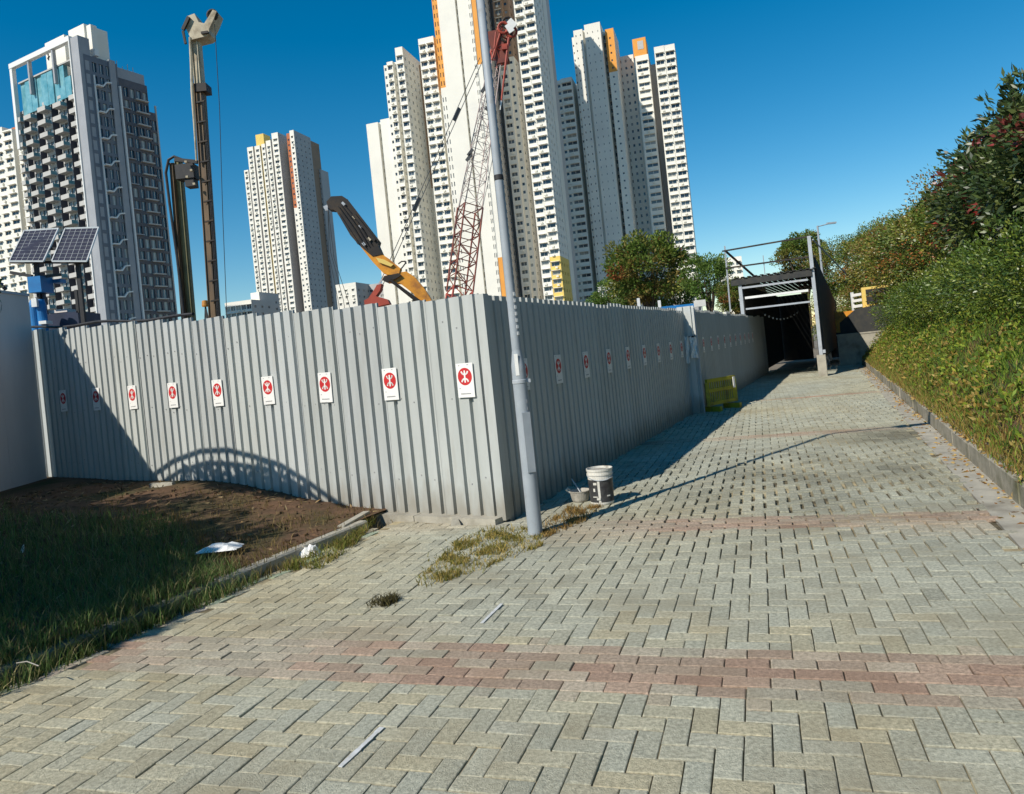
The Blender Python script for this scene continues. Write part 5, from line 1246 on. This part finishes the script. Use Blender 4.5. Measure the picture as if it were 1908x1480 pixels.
# C: the middle distance tower
C = Tower('tower_block', 'distant slim white tower with yellow and rust stripes near the horizon', (540, 570), 385, R_(16))
u = lambda x: ux(x, 400); top = lambda x, y: hz(x, y, 385)
strip = (1, .5, .9, 2.1, .45)
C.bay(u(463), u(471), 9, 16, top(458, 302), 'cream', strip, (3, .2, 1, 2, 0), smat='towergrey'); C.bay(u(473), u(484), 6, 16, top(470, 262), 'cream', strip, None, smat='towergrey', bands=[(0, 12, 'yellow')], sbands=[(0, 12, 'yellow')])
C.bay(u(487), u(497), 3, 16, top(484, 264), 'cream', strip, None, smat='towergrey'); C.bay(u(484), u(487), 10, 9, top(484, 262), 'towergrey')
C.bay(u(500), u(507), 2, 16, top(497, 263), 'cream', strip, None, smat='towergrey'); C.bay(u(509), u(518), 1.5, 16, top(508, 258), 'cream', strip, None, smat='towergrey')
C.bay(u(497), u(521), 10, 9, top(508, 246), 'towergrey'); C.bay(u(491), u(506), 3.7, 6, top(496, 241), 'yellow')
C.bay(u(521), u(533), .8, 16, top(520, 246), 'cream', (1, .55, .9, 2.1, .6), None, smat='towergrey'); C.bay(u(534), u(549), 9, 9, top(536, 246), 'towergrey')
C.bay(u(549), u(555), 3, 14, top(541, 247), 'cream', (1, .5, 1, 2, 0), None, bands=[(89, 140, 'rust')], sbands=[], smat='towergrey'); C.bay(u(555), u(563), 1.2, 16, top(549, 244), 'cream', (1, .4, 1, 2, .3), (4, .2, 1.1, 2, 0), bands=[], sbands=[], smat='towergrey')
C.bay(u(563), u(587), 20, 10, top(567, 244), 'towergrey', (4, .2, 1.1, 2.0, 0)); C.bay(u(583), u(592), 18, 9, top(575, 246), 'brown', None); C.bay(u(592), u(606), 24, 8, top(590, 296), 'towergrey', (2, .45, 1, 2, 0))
C.done()
# B: edge tower
B_ = Tower('tower_block', 'cream tower with brick-red stripe at the far left edge', (45, 500), 235, R_(20))
u = lambda x: ux(x, 400); top = lambda x, y: hz(x, y, 235)
B_.bay(u(-30), u(20), 2.5, 12, top(10, 225), 'cream', (3, .6, 1.0, 2.1, .7), None); B_.bay(u(20), u(38), 2, 14, top(25, 234), 'cream', (1, .7, 1.0, 2.1, .7), None)
B_.bay(u(38), u(47), 4, 12, top(32, 226), 'cream', None, None, bands=[(48, 100, 'rust')]); B_.bay(u(47), u(72), 2.2, 14, top(42, 224), 'cream', (2, .6, 1.0, 2.1, .7), None); B_.bay(u(72), u(120), 9, 10, top(60, 240), 'cream', (3, .5, 1, 2, .5))
B_.done()

# A: the balconied dark glass tower on the left
AY = 176.0; ua = uvp(224, 600)[0]
A = Tower('tower_block', 'dark glass tower with white balconies and a white roof frame', (206, 600), AY, R_(28))
FH = 3.15; TOPA = 78.6
def Aw(p0, p1, z0, z1, m, st): A.wall(p0, p1, z0, z1, m, st, FH)
u = lambda x: ux(x, 600)
Lf = 28.5
# left front: recessed dark wall, projecting glazed balcony bays
Aw(A.P(-Lf, 2.2), A.P(0, 2.2), -.2, TOPA, 'darktile', None)
Aw(A.P(-Lf, 20), A.P(-Lf, 2.2), -.2, TOPA, 'darktile', None)
bal_me = {}
def balcony(p, d, n, wd, dep, m='white', hg=1.05):
    key = (round(wd, 1), round(dep, 1))
    if key not in bal_me:
        mb = MB(); wd, dep = key
        mb.box((0, -dep / 2, .1), (wd, dep, .2)); mb.box((0, -dep + .06, .65), (wd, .1, .9)); mb.box((-wd / 2 + .05, -dep / 2, .62), (.08, dep - .12, .82), mi=1); mb.box((wd / 2 - .05, -dep / 2, .62), (.08, dep - .12, .82), mi=1)
        o = mb.build('balcony', [M['tile'], M['teal']]); bal_me[key] = o.data; bpy.data.objects.remove(o)
    o = bpy.data.objects.new('balcony', bal_me[key]); COL.objects.link(o); o.parent = A.t; o.location = p - Vector(A.t.location); o.rotation_euler = (0, 0, math.atan2(d.y, d.x))
cols_ = [(-27.3, 1.6, 1.1), (-22.6, 3.0, 1.6), (-16.6, 3.2, 1.6), (-10.4, 3.2, 1.6), (-4.8, 2.4, 1.3)]
for k, (sc_, wd, dep) in enumerate(cols_):
    p0, p1 = A.P(sc_ - wd / 2 - .1, .4), A.P(sc_ + wd / 2 + .1, .4)
    A.wall(p0, p1, -.2, TOPA - 3, 'towergrey', (2, .80, .25, 2.6, 0), FH)
    A.wall(p1, A.P(sc_ + wd / 2 + .1, 2.3), -.2, TOPA - 3, 'darktile'); A.wall(A.P(sc_ - wd / 2 - .1, 2.3), p0, -.2, TOPA - 3, 'darktile')
    nf = int((TOPA - 4) / FH)
    for f in range(2, nf + 1):
        balcony(A.P(sc_ + (.25 if f % 2 else -.1), .4, -.2 + f * FH + (.0 if k % 2 else .5) - .1), A.a, -A.b, wd, dep)
A.bay(ux(206, 600), ux(207, 600), 0, .1, 1, 'pillar')
# corner pillar and white fins
def pil(s0, s1, t0, t1, z1, m, name, z0=-.2):
    mb = MB(); p = [A.P(s0, t0), A.P(s1, t0), A.P(s1, t1), A.P(s0, t1)]; mb.hexa([q + V(0, 0, z0) for q in p] + [q + V(0, 0, z1) for q in p]); return mb.build(name, M[m], A.t)
pil(-2.9, -.05, -.9, 1.9, 86.6, 'pillar', 'corner_pillar'); pil(-3.25, -2.92, -1.2, -.2, 87, 'white', 'fin')
# right front, running away from the corner
Aw(A.P(0, 0), A.P(0, 8.5), -.2, 82.5, 'slate', (5, .62, .3, 2.6, 0))
pil(-.1, .3, 2.0, 2.3, 78, 'white', 'fin'); pil(-.1, .55, 8.3, 8.7, 77, 'white', 'fin'); pil(-.1, .25, 6.3, 7.9, 83, 'pillar', 'pier')
for f in range(2, 25, 2):
    z = f * FH; mb = MB(); zz = [(2.3, 0, .9), (3.9, 0, .9), (4.7, 1.1, 1.3), (5.9, 1.3, 1.3)]
    for (t0, z0, o0), (t1, z1, o1) in zip(zz, zz[1:]): mb.bar(A.P(o0 * .5, t0, z + z0), A.P(o1 * .5, t1, z + z1), .9, .3)
    mb.build('zigzag_ledge', M['white'], A.t)
Aw(A.P(-1.5, 8.7), A.P(-1.5, 17.5), -.2, 80, 'darktile', (5, .7, .3, 2.6, 0)); Aw(A.P(-3, 17.5), A.P(-3, 20.5), -.2, 74, 'darktile', (2, .86, .3, 2.8, 0))
Aw(A.P(-3, 20.5), A.P(-14, 20.5), -.2, 74, 'darktile', None); Aw(A.P(0, 8.5), A.P(-1.5, 8.5), -.2, 82, 'pillar', None); Aw(A.P(-1.5, 17.5), A.P(-3, 17.5), -.2, 80, 'pillar', None)
A.W.face([A.P(-Lf, 1.6, TOPA), A.P(0, 1.6, TOPA), A.P(0, 8.5, TOPA), A.P(-Lf, 20, TOPA)], A.mi('pillar')); A.W.face([A.P(0, 0, 82.5), A.P(0, 8.5, 82.5), A.P(-9, 8.5, 82.5), A.P(-9, 0, 82.5)], A.mi('pillar'))
for f in range(2, 25):
    z = f * FH; mb = MB(); mb.bar(A.P(-1.2, 13.6, z), A.P(-1.2, 17.2, z), .7, .3); mb.build('ledge', M['tile'], A.t)
    if f % 2: mb = MB(); mb.bar(A.P(-1.3, 9.3, z + .2), A.P(-1.3, 12.2, z + .2), .5, .22); mb.build('ledge', M['pillar'], A.t)
pil(-3.2, -2.9, 20.4, 20.8, 76, 'tile', 'fin'); pil(-3, -1.6, 8.8, 17, 82.6, 'pillar', 'roof_wall', 80)
# roof frame, penthouse, plant rooms
pil(-Lf + .3, -Lf + 1.3, -.9, .1, 86.2, 'white', 'roof_frame_post', 66); pil(-Lf + .3, -3.3, -1.0, .1, 87.4, 'white', 'roof_frame_beam', 86.2)
for s in (-20.5, -10.5): pil(s - .3, s + .3, -.8, .0, 86.2, 'pillar', 'roof_frame_post', 78)
for k in range(10):
    s = -26.5 + k * 2.3; pil(s, s + 2.2, .2 + (.3 if k % 3 == 0 else 0), 1.2, 82.2 if k < 8 else 79, 'teal', 'penthouse_glass', 74.2)
pil(-26.6, -3.4, .0, 1.3, 82.6, 'tile', 'penthouse_slab', 82.25)
pil(-20.5, -12.5, 4, 10, 92.0, 'cream', 'plant_room', 78.8); pil(-12.4, -9.2, 6, 10.5, 90.5, 'towergrey', 'plant_room', 78.9); pil(-9.1, -3.0, 3, 9, 91.5, 'cream', 'plant_room', 78.7)
pil(-3.0, -1.2, 3.5, 5.0, 91, 'cream', 'plant_room', 82.6); pil(-1.3, .2, 3, 4, 84.5, 'white', 'canopy', 83)
for k, (a_, b_, h_) in enumerate(((-19.4, 3.97, 90.4), (-19.4, 3.97, 89.2), (-19.4, 3.97, 88.0))):
    mb = MB(); mb.bar(A.P(a_ - .5, b_, h_), A.P(a_ + .5, b_, h_ + .4), .35, .1); mb.bar(A.P(a_ - .1, b_ - .06, h_ - .5), A.P(a_ + .2, b_ - .06, h_ + .6), .3, .1); mb.build('roof_emblem', M['exdark'], A.t)
for k in range(9): mb = MB(); p = A.P(-1 - .2 * k, 2 + k * 1.6, 82.4); mb.bar(p, p + V(0, 0, random.uniform(.8, 2.2)), .12); mb.build('mast', M['towergrey'], A.t)
A.done()
# low far buildings
def block(px0, px1, ytop, Y, label, m='cream', st=(5, .5, 1, 2.1, .3), cat='building', ang=16):
    T = Tower('low_building', label, ((px0 + px1) / 2, 590), Y, R_(ang)); T.bay(ux(px0, 580), ux(px1, 580), 0, 14, hz((px0 + px1) / 2, ytop, Y), m, st, (3, .3, 1, 2, 0), smat='towergrey'); T.done()
block(420, 470, 562, 300, 'low white building left of the slim distant tower', 'cream', (5, .8, .6, 2.3, .4)); block(470, 486, 545, 310, 'narrow white block hugging the slim distant tower', 'cream', None)
block(630, 668, 528, 330, 'small sunlit white block right of the slim tower', 'cream', (3, .35, 1, 2, .3)); block(668, 725, 530, 340, 'small shaded grey block behind the red grab', 'towergrey', (3, .3, 1, 2, 0))
block(1118, 1165, 525, 190, 'low grey block under the tinted tree', 'towergrey', (3, .5, 1, 2, .4)); block(1250, 1300, 515, 210, 'cream low block between the trees', 'cream', (4, .5, 1, 2, .5)); block(1348, 1392, 478, 240, 'white rounded block left of the walkway frame', 'cream', (3, .5, 1, 2.1, .9))
